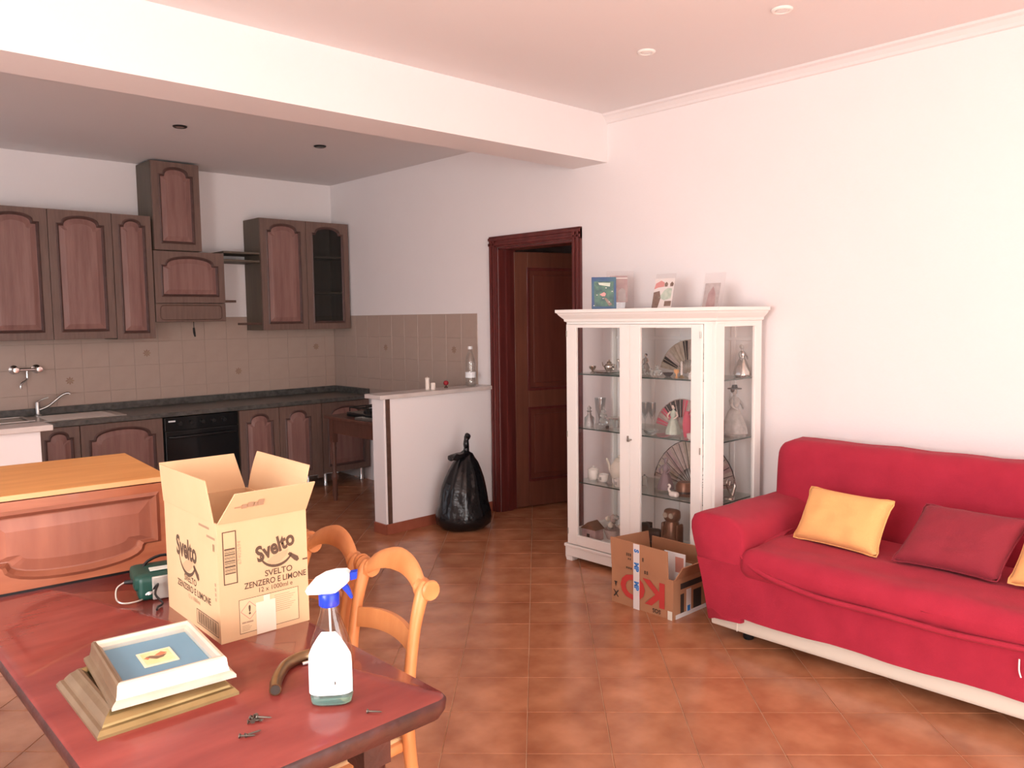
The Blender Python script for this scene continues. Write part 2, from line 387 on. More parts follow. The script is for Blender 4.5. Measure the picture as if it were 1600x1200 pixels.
for k, (vis, pl, c, fullt, _) in enumerate(tiles):
    if k < 300 and vis > 0:
        if fullt:
            o = bpy.data.objects.new('tile', tme); COL.objects.link(o); o.parent = fl; o.location = (c[0], c[1], 0)
        else:
            MB().add(tile_bm([(p[0]-c[0], p[1]-c[1]) for p in pl])).build('tile', 'floor_tile', fl, loc=(c[0], c[1], 0))
    else: rest.add(tile_bm(pl))
# hall floor tiles beyond the door
for i in range(-30, 40):
    for j in range(-30, 40):
        u0, v0 = TU+i*P_, TV+j*P_
        pl = clip([((uu+vv)*q, (uu-vv)*q) for uu, vv in ((u0+G_, v0+G_), (u0+P_-G_, v0+G_), (u0+P_-G_, v0+P_-G_), (u0+G_, v0+P_-G_))], XR+.001, 6.149, 3.151, 6.049)
        if pl and abs(sum(pl[k-1][0]*pl[k][1]-pl[k][0]*pl[k-1][1] for k in range(len(pl)))) > 4e-4: rest.add(tile_bm(pl))
tag(rest.build('tile_field', 'floor_tile', fl), kind='stuff')

# --- wall tiles above the worktop
def wtile(x0, x1, z0, z1):     # tile on the back wall, local origin at its lower corner
    b = MB(); b.box(0, x1-x0, -.006, 0, 0, z1-z0, bev=.0012, seg=1); return b
struct(MB().box(XL, XR-.001, YB-.0035, YB, .80, 1.557), 'grout_back', 'wall_grout', wall_back)
struct(MB().box(XR-.0035, XR, 4.872, YB, .80, 1.557), 'grout_right', 'wall_grout', wall_right)
zr = [.872, .97, 1.165, 1.36, 1.555]
cache = {}
def put_tile(parent, loc, w, h, rz, nm='tile'):
    k = (round(w, 3), round(h, 3), nm)
    if k not in cache:
        if nm == 'tile': o = MB().box(0, w, -.0065, 0, 0, h, bev=.0012, seg=1).build(nm, 'wall_tile')
        else:
            mbm = MB()
            for a in range(8):
                A = a*PI/4; mbm.poly([(0, -.0070, 0), (.022*math.cos(A-.3), -.0070, .022*math.sin(A-.3)), (.034*math.cos(A), -.0070, .034*math.sin(A)), (.022*math.cos(A+.3), -.0070, .022*math.sin(A+.3))])
            o = mbm.build(nm, 'motif')
        cache[k] = o.data; bpy.data.objects.remove(o)
    o = bpy.data.objects.new(nm, cache[k]); COL.objects.link(o); o.parent = parent; o.location = loc; o.rotation_euler = (0, 0, rz); return o
xs = [2.302+.1985*k for k in range(-7, 10)]+[XR-.008]
marks_b = {(2.402, 1): 1, (1.806, 0): 1, (3.195, 0): 1, (3.99, 1): 1}
for r in range(4):
    for a, b in zip(xs, xs[1:]):
        if b-a < .02 or b > XR: continue
        t = put_tile(wall_back, (a+.001, YB, zr[r]+.001), b-a-.002, zr[r+1]-zr[r]-.002, 0)
        for (mx_, rr) in marks_b:
            if a < mx_ < b and rr == r-1: put_tile(t, ((b-a)/2, 0, .097), 0, 0, 0, 'motif')
ys = [YB-.008]+[YB-.008-.1965*k for k in range(1, 12)]
for r in range(4):
    for a, b in zip(ys, ys[1:]):
        t = put_tile(wall_right, (XR, a-.001, zr[r]+.001), a-b-.002, zr[r+1]-zr[r]-.002, -PI/2)
        for mx_ in (6.143, 5.167):
            if b < mx_ < a and r == 2: put_tile(t, ((a-b)/2, 0, .097), 0, 0, 0, 'motif')

# --- half walls
def half_wall(nm, x0, x1, y0, y1, zt, slab_x0, slab_x1):
    w = struct(MB().box(x0, x1, y0, y1, 0, zt-.03), nm, 'white_paint_wall')
    box('marble_slab', 'marble_white', w, slab_x0, slab_x1, y0-.03, y1+.03, zt-.03, zt, bev=.004)
    return w
HY0, HY1 = 4.705, 4.845
hw = half_wall('wall_half_right', 3.185, XR, HY0, HY1, .995, 3.135, XR)
box('end_face', 'white_paint_wall', hw, 3.178, 3.185, HY0, HY1, 0, .965)
box('corner_strip', 'dark_trim', hw, 3.195, 3.228, HY0-.008, HY0, .075, .965)
box('skirting', 'skirting_tile', hw, 3.17, XR, HY0-.012, HY0, 0, .075, bev=.002)
box('skirting', 'skirting_tile', hw, 3.166, 3.178, HY0-.012, HY1, 0, .075, bev=.002)
half_wall('wall_half_left', XL, 1.055, HY0, HY1, 1.0, XL, 1.11)

# --- doorway: casing, jambs and the open leaf
dr = thing('door_1', None, None, (XR, 4.16, 0)); dr['kind'] = 'structure'
def casing(y0, y1, z0, z1, nm):
    o = MB(); yy0, yy1 = y0-4.16, y1-4.16
    o.box(-.022, .0, yy0, yy1, z0, z1, bev=.004)
    if z1-z0 > 1: o.box(-.032, -.02, yy0+.012, yy0+.034, z0, z1-.02, bev=.004).box(-.032, -.02, yy1-.034, yy1-.012, z0, z1-.02, bev=.004)
    else: o.box(-.032, -.02, yy0+.0, yy1-.0, z0+.012, z0+.034, bev=.004).box(-.032, -.02, yy0, yy1, z1-.034, z1-.012, bev=.004)
    return o.build(nm, 'casing_wood', dr)
casing(4.62, 4.70, 0, 2.135, 'casing'); casing(3.755, 3.835, 0, 2.135, 'casing'); casing(3.755, 4.70, 2.055, 2.14, 'casing_head')
o = MB().box(.0, .17, 4.605-4.16, 4.62-4.16, 0, 2.055); o.box(.06, .10, 4.59-4.16, 4.607-4.16, 0, 2.04); o.build('jamb', 'casing_wood', dr)
o = MB().box(.0, .17, 3.835-4.16, 3.85-4.16, 0, 2.055); o.build('jamb', 'casing_wood', dr)
o = MB().box(.0, .17, 3.835-4.16, 4.62-4.16, 2.04, 2.055); o.build('jamb_head', 'casing_wood', dr)
# leaf hinged on the far jamb, swung into the next room
leaf = thing('door_2', None, None, (XR+.150, 4.598, 0), math.radians(-18)); leaf['kind'] = 'structure'
LW, LH, LT = .75, 2.03, .04
# local: x along the leaf, y thickness (front face at y=0 looking -y)
mb = MB(); st = .115
for (x0, x1, z0, z1) in ((0, st, .01, LH), (LW-st, LW, .01, LH), (st, LW-st, .01, .22), (st, LW-st, .80, .95), (st, LW-st, LH-.13, LH)):
    mb.box(x0, x1, 0, LT, z0, z1, bev=.003)
mb.build('leaf_frame', 'door_panel_wood', leaf)
for (z0, z1) in ((.22, .80), (.95, LH-.13)):
    p = MB().box(st-.005, LW-st+.005, .012, LT-.012, z0-.005, z1+.005); p.box(st+.05, LW-st-.05, .004, .014, z0+.05, z1-.05, bev=.006); p.build('panel', 'door_wood', leaf)
mb = MB()
for (z0, z1) in ((.22, .80), (.95, LH-.13)):
    for (x0, x1, a, b) in ((st-.01, st+.012, z0-.01, z1+.01), (LW-st-.012, LW-st+.01, z0-.01, z1+.01), (st, LW-st, z0-.01, z0+.012), (st, LW-st, z1-.012, z1+.01)): mb.box(x0, x1, -.006, .02, a, b, bev=.004)
mb.build('moulding', 'casing_wood', leaf)
h = MB().box(LW-.075, LW-.045, -.006, 0, .98, 1.14, bev=.002); h.tube([(LW-.06, 0, 1.05), (LW-.06, -.045, 1.05), (LW-.16, -.045, 1.05)], .008, sub=2); h.build('handle', 'brass_pipe', leaf)

# --- recessed spotlights
def spot(px, py, z, rim, lab, g):
    p = at(px, py, 'z', z); t = thing('ceiling_spotlight', lab, 'spotlight', (p.x, p.y, z), 0, g)
    MB().lathe([(.030, -.001), (.046, -.001), (.046, -.005), (.040, -.010), (.032, -.010), (.030, -.006)], n=20).build('rim', rim, t, smooth=40)
    MB().lathe([(.0, -.003), (.030, -.003), (.026, -.009), (0, -.012)], n=16).build('lens', 'lamp_glass' if rim == 'white_paint' else 'steel', t, smooth=40)
spot(1222, 14, ZC, 'white_paint', 'white recessed spotlight in the living room ceiling above the red sofa', 'living room ceiling spotlights')
spot(1010, 80, ZC, 'white_paint', 'white recessed spotlight in the living room ceiling closer to the beam', 'living room ceiling spotlights')
spot(281, 197, ZK, 'black_plastic', 'dark recessed spotlight in the kitchen ceiling before the hood chimney', 'kitchen ceiling spotlights')
spot(500, 228, ZK, 'black_plastic', 'dark recessed spotlight in the kitchen ceiling before the corner cabinet', 'kitchen ceiling spotlights')

# ------------------------------------------------------------------ kitchen
def arch_contour(w, h, mg, notch, rise, n=14):
    """closed outline of a cathedral panel opening inside a w x h door (x right, z up)"""
    x0, x1, z0, zt = mg, w-mg, mg, h-mg*.75; hs = zt-rise; c = w/2; a = (x1-x0)/2-notch
    pts = [(x0, z0), (x1, z0), (x1, hs), (x1-notch*.9, hs)]
    for i in range(n+1):
        t = i/n*PI; pts.append((c+a*math.cos(t), hs+.004+(rise-.004)*math.sin(t)**.8))
    pts += [(x0+notch*.9, hs), (x0, hs)]
    return pts
def shrink(pts, d, w, h):
    xs_ = [p[0] for p in pts]; zs_ = [p[1] for p in pts]; cx, cz = (min(xs_)+max(xs_))/2, (min(zs_)+max(zs_))/2
    kx = 1-2*d/(max(xs_)-min(xs_)); kz = 1-2*d/(max(zs_)-min(zs_))
    return [(cx+(p[0]-cx)*kx, cz+(p[1]-cz)*kz) for p in pts]
def frame_with_hole(w, h, hole, th):
    """door frame slab: rectangle with a hole, front at y=0, back at y=th"""
    b = bmesh.new(); outer = [(0, 0), (w, 0), (w, h), (0, h)]
    loops = [[Vector((p[0], p[1], 0)) for p in outer], [Vector((p[0], p[1], 0)) for p in hole]]
    allp = outer+hole; F1 = [b.verts.new((p[0], 0, p[1])) for p in allp]; F2 = [b.verts.new((p[0], th, p[1])) for p in allp]
    for t in tessellate_polygon(loops):
        b.faces.new([F1[i] for i in t]); b.faces.new([F2[i] for i in t][::-1])
    for base, n in ((0, 4), (4, len(hole))):
        for i in range(n):
            j = (i+1) % n; b.faces.new((F1[base+i], F1[base+j], F2[base+j], F2[base+i]))
    bmesh.ops.recalc_face_normals(b, faces=b.faces[:]); return b
def ring_surface(rings):
    """rings: list of (pts, depth); last is capped"""
    b = bmesh.new(); R = [[b.verts.new((p[0], y, p[1])) for p in pts] for pts, y in rings]; n = len(R[0])
    for A, B in zip(R, R[1:]):
        for i in range(n): b.faces.new((A[i], A[(i+1) % n], B[(i+1) % n], B[i]))
    last = rings[-1][0]
    for t in tessellate_polygon([[Vector((p[0], p[1], 0)) for p in last]]): b.faces.new([R[-1][i] for i in t])
    bmesh.ops.recalc_face_normals(b, faces=b.faces[:])
    # make sure it faces -y
    s_ = sum(f.normal.y*f.calc_area() for f in b.faces)
    if s_ > 0: bmesh.ops.reverse_faces(b, faces=b.faces[:])
    return b
def cath_door(parent, x, z, w, h, y=0, arch=True, glassy=False, fm='kitchen_wood', pm='kitchen_panel', flip=False, mg=None, rise=None, th=.02, mm='kitchen_bead', nm='door', notch=None):
    """door in front of y (its back); front at y-th. returns the door part"""
    mg = mg or min(.062, w*.18); rise = rise or min(.06, w*.16); notch = notch or min(.035, w*.1)
    hole = arch_contour(w, h, mg, notch, rise) if arch else [(mg, mg), (w-mg, mg), (w-mg, h-mg), (mg, h-mg)]
    if flip: hole = [(p[0], h-p[1]) for p in hole][::-1]
    b = MB().add(frame_with_hole(w, h, hole, th))
    for v in b.bm.verts: v.co += Vector((x, y-th, z))
    d = b.build(nm, fm, parent)
    # moulding bead round the opening
    mo = MB()
    A, B2, C2 = shrink(hole, -.010, w, h), shrink(hole, 0, w, h), shrink(hole, .012, w, h)
    bb = bmesh.new(); R = [[bb.verts.new((p[0]+x, y-th+yy, p[1]+z)) for p in pts] for pts, yy in ((A, -.0005), (B2, -.007), (C2, .010))]; n = len(hole)
    for P1, P2 in zip(R, R[1:]):
        for i in range(n): bb.faces.new((P1[i], P1[(i+1) % n], P2[(i+1) % n], P2[i]))
    bmesh.ops.recalc_face_normals(bb, faces=bb.faces[:])
    if sum(f.normal.y*f.calc_area() for f in bb.faces) > 0: bmesh.ops.reverse_faces(bb, faces=bb.faces[:])
    mo.add(bb).build('moulding', mm or fm, d)
    if glassy:
        g = MB(); g.add(ring_surface([(shrink(hole, -.004, w, h), .0)]))
        for v in g.bm.verts: v.co += Vector((x, y-th*.5, z))
        g.build('glass', 'smoked', d)
    else:
        g = MB(); g.add(ring_surface([(shrink(hole, -.004, w, h), .010), (shrink(hole, .016, w, h), .012), (shrink(hole, .05 if w > .2 else .03, w, h), .003), (shrink(hole, .052 if w > .2 else .031, w, h), .003)]))
        for v in g.bm.verts: v.co += Vector((x, y-th, z))
        g.build('panel', pm, d)
    return d
def carcass(parent, w, d, h, m='kitchen_side', nm='body'):
    """open-fronted carcass, front at y=0, back at y=d"""
    b = MB(); t = .018
    b.box(0, t, .0, d, 0, h).box(w-t, w, 0, d, 0, h).box(t, w-t, 0, d, 0, t).box(t, w-t, 0, d, h-t, h).box(t, w-t, d-.008, d, t, h-t)
    return b.build(nm, m, parent)
UY = 6.73      # front of the upper carcasses (doors in front of it)
def upper(x0, x1, z0, z1, doors, label, glassy=(), y=UY, depth=None):
    t = thing('wall_cabinet', label, 'cabinet', (x0, y, z0)); w = x1-x0; h = z1-z0
    carcass(t, w, (depth or (YB-.010-y)), h)
    xx = 0
    for i, dw in enumerate(doors):
        cath_door(t, xx+.002, .002, dw-.004, h-.004, y=-.001, glassy=i in glassy); xx += dw
    return t
g1 = upper(1.19, 2.077, 1.40, 2.365, (.4435, .4435), 'wide two-door dark wooden wall cabinet above the sink')
g2 = upper(2.0775, 2.372, 1.39, 2.363, (.2945,), 'narrow single-door wooden wall cabinet left of the extractor hood')
g3 = upper(3.294, 4.184, 1.435, 2.42, (.445, .445), 'wall cabinet with one wooden and one glazed door in the kitchen corner', glassy=(1,))
for z in (.33, .66):
    box('shelf', 'kitchen_side', g3, .46, .872, .03, .28, z, z+.016)
# extractor hood with chimney cabinet
t = thing('extractor_hood', 'wooden extractor hood with tall chimney cupboard reaching the ceiling', 'extractor hood', (2.378, UY, 1.52))
carcass(t, .582, YB-.010-UY, .575, nm='hood_body')
cath_door(t, .002, .155, .578, .418, y=-.001, mg=.06, rise=.07)
d = box('drawer_front', 'kitchen_wood', t, .002, .580, -.021, -.001, .002, .150, bev=.003)
dd = MB(); pts = []
for cx, cz, a0 in ((.065, .045, PI), (.517, .045, 1.5*PI), (.517, .107, 0), (.065, .107, .5*PI)):
    for k in range(4): a = a0+k/3*PI/2; pts.append((cx+.028*math.cos(a), -.0205, cz+.028*math.sin(a)))
dd.tube(pts, .004, n=6, sub=1, closed=True).build('bead', 'dark_trim', d)
MB().tube([(.317, .02, .0), (.317, .02, -.055)], .003, n=6, sub=1).tube([(.316, .02, -.050), (.319, .021, -.09), (.325, .022, -.125)], [.008, .010, .006], n=8).build('lamp_pull', 'iron', t)
ch = carcass(t, .385, .31, .705, nm='chimney_body'); ch.location = (.010, -.01, .58)
ct = cath_door(t, .012, .582, .381, .70, y=-.011, mg=.06)
# open rack between the hood and the corner cabinet
t = thing('open_shelf', 'open two-board wooden shelf between hood and corner cabinet', 'shelf', (2.962, 6.72, 2.03))
for z in (0, .068): box('board', 'kitchen_side', t, .0, .330, 0, .31, z, z+.018, bev=.002)
t = box('rail_stub', 'dark_trim', None, 2.962, 3.066, 6.735, 6.765, 1.68, 1.70, bev=.002); tag(t, 'short wooden rail stub sticking out of the extractor hood', 'rail')
t = box('rail_stub', 'dark_trim', None, 3.085, 3.293, 6.735, 6.765, 1.485, 1.505, bev=.002); tag(t, 'short wooden rail stub sticking out below the corner wall cabinet', 'rail')

# base units
BY = 6.46
def base(x0, x1, doors, label, z0=.13, z1=.775):
    t = thing('base_cabinet', label, 'cabinet', (x0, BY, 0)); w = x1-x0
    c = carcass(t, w, .56, z1-z0); c.location = (0, 0, z0)
    xx = 0
    for dw in doors: cath_door(t, xx+.002, z0+.002, dw-.004, z1-z0-.004, y=-.001, rise=min(.075, dw*.18)); xx += dw
    for fx in (.06, w-.06):
        for fy in (.06, .5): MB().lathe([(.02, 0), (.022, .008), (.013, .03), (.013, .131)], (fx, fy, 0), n=12).build('foot', 'chrome', t, smooth=40)
    return t
base(.70, 1.42, (.36, .36), 'two-door wooden base cabinet under the wall taps')
base(1.422, 1.70, (.278,), 'narrow wooden base cabinet beside the sink unit')
base(1.702, 2.292, (.59,), 'wide one-door wooden base cabinet beside the black oven')
base(2.915, 3.635, (.36, .36), 'two-door wooden base cabinet on the far side of the oven')
t = base(3.69, 4.196, (.50,), 'shadowed wooden corner base cabinet on a chrome foot behind the old table')
box('filler_strip', 'kitchen_wood', t, -.055, -.002, -.02, .0, .10, .775, bev=.002)
# built-in oven
t = thing('oven', 'black built-in oven under the grey worktop', 'oven', (2.305, BY, .13))
box('body', 'black_plastic', t, 0, .598, 0, .55, 0, .64)
box('control_panel', 'oven_black', t, .002, .596, -.022, 0, .535, .640, bev=.003)
d = box('oven_door', 'oven_black', t, .002, .596, -.026, 0, .02, .530, bev=.004)
MB().tube([(.06, -.026, .485), (.06, -.055, .485), (.538, -.055, .485), (.538, -.026, .485)], .008, sub=2).build('handle', 'black_plastic', d, smooth=60)
box('window', 'oven_black', d, .09, .508, -.0275, -.026, .12, .42)
for i in range(5): MB().lathe([(.018, 0), (.016, .018), (0, .019)], n=14).build('knob', 'black_plastic', t, smooth=40).matrix_local = Matrix.Translation((.12+i*.09, -.022, .588)) @ Matrix.Rotation(PI/2, 4, 'X')
box('badge', 'label_white', t, .03, .085, -.0232, -.022, .604, .616)
# worktop with upstand, sink
t = thing('worktop', 'long grey speckled marble worktop with upstand', 'worktop', (.5, 0, .78))
box('slab', 'marble_grey', t, 0, XR-.5-.004, 6.41, YB-.008, 0, .035, bev=.004)
box('upstand', 'marble_grey', t, 0, XR-.5-.004, YB-.028, YB-.0075, .035, .0905, bev=.003)
box('upstand', 'marble_grey', t, XR-.5-.028, XR-.5-.0075, 6.43, YB-.028, .035, .0905, bev=.003)
t = thing('sink', 'steel kitchen sink with draining board set into the worktop', 'sink', (1.10, 6.72, .8155))
mb = MB(); mb.box(-.20, .95, -.22, .20, 0, .006, bev=.002)
for i in range(8): mb.box(.42, .88, -.17+i*.045, -.155+i*.045, .006, .009)
mb.build('rim', 'steel', t)
MB().add(frame_with_hole(.5, .36, [(.03, .03), (.47, .03), (.47, .33), (.03, .33)], .004), Matrix.Translation((-.16, .18, .011)) @ Matrix.Rotation(PI/2, 4, 'X')).build('basin_edge', 'steel', t)
# taps
t = thing('wall_mixer', 'chrome two-handle wall mixer tap on the splashback', 'tap', (1.50, YB-.007, 1.175))
MB().tube([(-.085, -.06, 0), (.085, -.06, 0)], .013, n=10, sub=1).build('bar', 'chrome', t, smooth=50)
for s_ in (-1, 1):
    MB().lathe([(.034, 0), (.034, .006), (.016, .014), (.014, .06)], n=16).build('flange', 'chrome', t, smooth=40).matrix_local = Matrix.Translation((s_*.075, -.001, 0)) @ Matrix.Rotation(PI/2, 4, 'X')
    k = MB(); k.lathe([(.010, 0), (.026, .012), (.028, .03), (.02, .042), (0, .044)], n=8); k.build('handle', 'chrome', t, smooth=30).matrix_local = Matrix.Translation((s_*.078, -.062, 0)) @ Matrix.Rotation(PI/2, 4, 'X')
MB().tube([(0, -.06, 0), (0, -.06, -.05), (-.005, -.065, -.075), (-.04, -.09, -.095), (-.055, -.10, -.115), (-.055, -.10, -.14)], .009, n=8).build('spout', 'chrome', t, smooth=60)
t = thing('counter_tap', 'low steel mixer tap standing on the worktop by the sink', 'tap', (1.555, 6.965, .8155))
MB().lathe([(.026, 0), (.026, .008), (.018, .014), (.017, .10), (.013, .112), (0, .115)], n=14).build('tap_body', 'steel', t, smooth=40)
MB().tube([(0, 0, .108), (.03, 0, .125), (.075, -.01, .14)], [.008, .006, .007], n=8).build('lever', 'steel', t, smooth=60)
MB().tube([(.01, -.01, .05), (.07, -.02, .075), (.13, -.03, .125), (.17, -.035, .155), (.205, -.04, .165), (.218, -.042, .155)], [.010, .009, .009, .009, .010, .010], n=8).build('spout', 'steel', t, smooth=60)

# old wooden table behind the half wall, with a gas hob lying on it
t = thing('old_table', 'small dark wooden table with turned legs behind the half wall', 'table', (3.46, 5.05, 0))
box('table_top', 'old_table_wood', t, -.02, .70, -.02, .93, .70, .725, bev=.005)
for a in ((.03, .65, .02, .04), (.03, .65, .88, .90), (.02, .04, .045, .875), (.64, .66, .045, .875)): box('apron', 'old_table_wood', t, *a, .58, .70)
legp = [(.014, 0), (.018, .03), (.022, .05), (.020, .17), (.028, .19), (.030, .22), (.020, .235), (.016, .25), (.020, .42), (.024, .45), (.018, .47), (.024, .49), (.024, .50)]
for lx in (.035, .645):
    for ly in (.035, .87):
        l = MB(); l.lathe(legp, (lx, ly, 0), n=14); l.box(lx-.024, lx+.024, ly-.024, ly+.024, .50, .70); l.build('leg', 'old_table_wood', t, smooth=40)
t = thing('gas_hob', 'black gas hob with iron pan supports on the old table', 'hob', (3.56, 5.20, .726))
box('plate', 'oven_black', t, -.02, .50, 0, .58, 0, .035, bev=.006)
for hx, hy in ((.10, .14), (.37, .14), (.10, .43), (.37, .43)):
    MB().lathe([(.045, .035), (.045, .045), (.03, .055), (0, .056)], (hx, hy, 0), n=16).build('burner', 'iron', t, smooth=40)
for hy in (.14, .43):
    g = MB()
    for x in (.0, .16, .32, .48): g.tube([(x, hy-.13, .04), (x, hy-.13, .075), (x, hy+.13, .075), (x, hy+.13, .04)], .006, n=6, sub=1)
    for y in (-.13, 0, .13): g.tube([(0, hy+y, .075), (.48, hy+y, .075)], .006, n=6, sub=1)
    g.build('pan_support', 'iron', t)
t = thing('metal_tray', 'shiny metal tray leaning over the old table edge beside the hob', 'tray', (3.455, 5.12, .7265))
MB().box(0, .07, .0, .40, 0, .004).box(0, .004, 0, .40, .004, .018).box(.066, .07, 0, .40, .004, .018).box(.004, .066, 0, .004, .004, .018).box(.004, .066, .396, .40, .004, .018).build('tray_body', 'steel', t)

# things on the half wall ledge
LZ = .9955
t = thing('plastic_bottle', 'clear plastic water bottle standing on the half wall ledge', 'bottle', (4.04, 4.775, LZ))
prof = [(0, 0), (.034, 0), (.040, .008), (.040, .05), (.037, .058), (.040, .066), (.040, .11), (.037, .118), (.040, .126), (.037, .15), (.040, .165), (.038, .20), (.030, .235), (.016, .275), (.013, .285), (.013, .298)]
MB().lathe(prof, n=22).build('bottle_body', 'clear_bottle', t, smooth=50)
MB().lathe([(.0405, .066), (.0412, .068), (.0412, .108), (.0405, .11)], n=22).build('bottle_label', 'label_white', t, smooth=40)
MB().lathe([(.017, .286), (.018, .29), (.018, .303), (.016, .308), (0, .308)], n=16).build('cap', 'white_plastic', t, smooth=40)
tag(MB().lathe([(0, 0), (.017, 0), (.018, .004), (.018, .045), (.015, .05), (.004, .046), (0, .046)], n=14).build('candle', 'wax', None, smooth=40, loc=(3.665, 4.765, LZ)), 'stubby cream candle end on the half wall ledge', 'candle')
tag(MB().lathe([(0, 0), (.016, 0), (.0165, .004), (.0155, .07), (.018, .085), (.012, .09), (.003, .088), (0, .10)], n=14).build('candle', 'wax', None, smooth=40, loc=(3.635, 4.795, LZ)), 'taller cream candle behind the stubby one on the ledge', 'candle')
t = thing('red_bauble', 'tiny dark red round object with base on the half wall ledge', 'ornament', (3.815, 4.80, LZ))
MB().lathe([(0, 0), (.014, 0), (.014, .006), (.006, .012), (.006, .02)], n=12).build('stem', 'dark_trim', t, smooth=40)
MB().lathe([(0, .018), (.016, .024), (.021, .038), (.015, .052), (0, .056)], n=12).build('ball', 'red_small', t, smooth=60)

# rubbish bag leaning on the half wall
t = thing('rubbish_bag', 'tied black plastic rubbish bag slumped against the half wall', 'bag', (3.70, 4.475, 0))
b = bmesh.new(); n = 56
prof = [(.0, 0), (.10, .0), (.165, .008), (.205, .04), (.213, .085), (.205, .13), (.190, .18), (.178, .24), (.165, .30), (.145, .36), (.120, .42), (.092, .475), (.068, .51), (.05, .54), (.022, .555), (.020, .575)]
rings = []
for r, z in prof:
    ring = []
    for i in range(n):
        a = 2*PI*i/n; f_ = min(1, z/.12)*(1 if z < .5 else .4)
        k = 1+.07*f_*noise.noise(Vector((math.cos(a)*2.6, math.sin(a)*2.6, z*2.0)))+.045*f_*math.sin(a*11+3*noise.noise(Vector((0, 0, z*5))))*(z/.5)+.03*noise.noise(Vector((math.cos(a)*6, math.sin(a)*6, z*9)))
        x, y = r*k*math.cos(a)*1.0, r*k*math.sin(a)*.92
        if z > .3: x += (z-.3)*.12
        ring.append(b.verts.new((x, y, z)))
    rings.append(ring)
for A, B in zip(rings, rings[1:]):
    for i in range(n): b.faces.new((A[i], A[(i+1) % n], B[(i+1) % n], B[i]))
bmesh.ops.remove_doubles(b, verts=b.verts[:], dist=1e-5); bmesh.ops.recalc_face_normals(b, faces=b.faces[:])
MB().add(b).build('sack', 'bag_black', t, smooth=70)
MB().tube([(.03, 0, .545), (.035, .0, .58), (.028, -.005, .61), (.035, 0, .64), (.045, .0, .665), (.035, .0, .685)], [.026, .020, .022, .018, .026, .010], n=9).build('twisted_neck', 'bag_black', t, smooth=70)
MB().soft(-.055, -.02, .535, .085, .03, .020, .012, n=6, fn=lambda v: v+Vector((0, 0, .012*noise.noise(v*30)+.12*v.x))).build('folded_flap', 'bag_black', t, smooth=60)

# ------------------------------------------------------------------ dining table and what lies on it
TZ = .765
tb_ = thing('dining_table', 'long glossy red-brown wooden dining table with worn edges', 'table', (.675, 2.25, 0))
tx, ty = .315, 1.005
mb = MB(); bb = bmesh.new(); pts = []
for cx, cy, a0 in ((tx-.03, ty-.03, 0), (-tx+.03, ty-.03, PI/2), (-tx+.03, -ty+.03, PI), (tx-.03, -ty+.03, 1.5*PI)):
    for k in range(5): a = a0+k/4*PI/2; pts.append((cx+.03*math.cos(a), cy+.03*math.sin(a)))
def rim(pts, d): return [(p[0]*(1-d/tx), p[1]*(1-d/ty)) for p in pts]
R = [[bb.verts.new((*p, z)) for p in rim(pts, d)] for d, z in ((.012, TZ-.004), (.0, TZ))]
bb.free(); bb = bmesh.new(); V = [bb.verts.new((*p, TZ)) for p in rim(pts, .010)]; bb.faces.new(V)
V2 = [bb.verts.new((*p, TZ-.004)) for p in rim(pts, .004)]
for i in range(len(V)): bb.faces.new((V[i], V2[i], V2[(i+1) % len(V)], V[(i+1) % len(V)]))
bmesh.ops.recalc_face_normals(bb, faces=bb.faces[:]); mb.add(bb).build('table_top', 'table_wood', tb_, smooth=40)
bb = bmesh.new(); Rs = [[bb.verts.new((*p, z)) for p in rim(pts, d)] for d, z in ((.004, TZ-.004), (.0, TZ-.010), (.002, TZ-.030), (.010, TZ-.046), (.03, TZ-.050))]
for A, B in zip(Rs, Rs[1:]):
    for i in range(len(A)): bb.faces.new((A[i], B[i], B[(i+1) % len(A)], A[(i+1) % len(A)]))
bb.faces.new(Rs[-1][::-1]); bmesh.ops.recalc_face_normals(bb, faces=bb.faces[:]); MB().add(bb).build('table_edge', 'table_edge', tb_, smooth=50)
for a in ((-tx+.07, tx-.07, -ty+.22, -ty+.245), (-tx+.07, tx-.07, ty-.245, ty-.22), (-tx+.05, -tx+.07, -ty+.20, ty-.20), (tx-.07, tx-.05, -ty+.20, ty-.20)):
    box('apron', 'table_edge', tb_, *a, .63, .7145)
for sx in (-1, 1):
    for sy in (-1, 1):
        l = MB(); l.lathe([(.020, 0), (.024, .04), (.028, .10), (.022, .14), (.030, .30), (.034, .45), (.026, .50), (.036, .53), (.034, .56)], (sx*(tx-.065), sy*(ty-.215), 0), n=14)
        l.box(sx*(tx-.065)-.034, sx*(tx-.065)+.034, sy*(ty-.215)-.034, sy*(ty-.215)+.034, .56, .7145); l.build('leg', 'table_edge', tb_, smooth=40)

# kitchen wall unit resting upside down on the table
t = thing('loose_wall_unit', 'reddish wooden kitchen unit lying on the dining table behind the carton', 'cabinet', (.392, 2.615, TZ), math.radians(-5.0))
hw_, hh, hd = .525, .285, .54
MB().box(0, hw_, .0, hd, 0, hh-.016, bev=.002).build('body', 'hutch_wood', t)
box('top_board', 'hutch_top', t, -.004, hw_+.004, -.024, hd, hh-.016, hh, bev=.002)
box('lit_front_edge', 'gold_and_lit_edge', t, -.004, hw_+.004, -.0265, -.0245, hh-.015, hh-.001)  # paler strip paints the light caught along the board's front
box('shadow_gap', 'black_plastic', t, .0, hw_, -.018, -.0005, .0, .008)
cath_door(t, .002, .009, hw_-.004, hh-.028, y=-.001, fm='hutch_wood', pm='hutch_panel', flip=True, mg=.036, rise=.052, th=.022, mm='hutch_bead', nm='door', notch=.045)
MB().tube([(hw_+.0, -.012, .175), (hw_+.006, -.02, .165), (hw_+.008, -.02, .10)], .004, n=6).build('catch', 'brass_pipe', t, smooth=60)

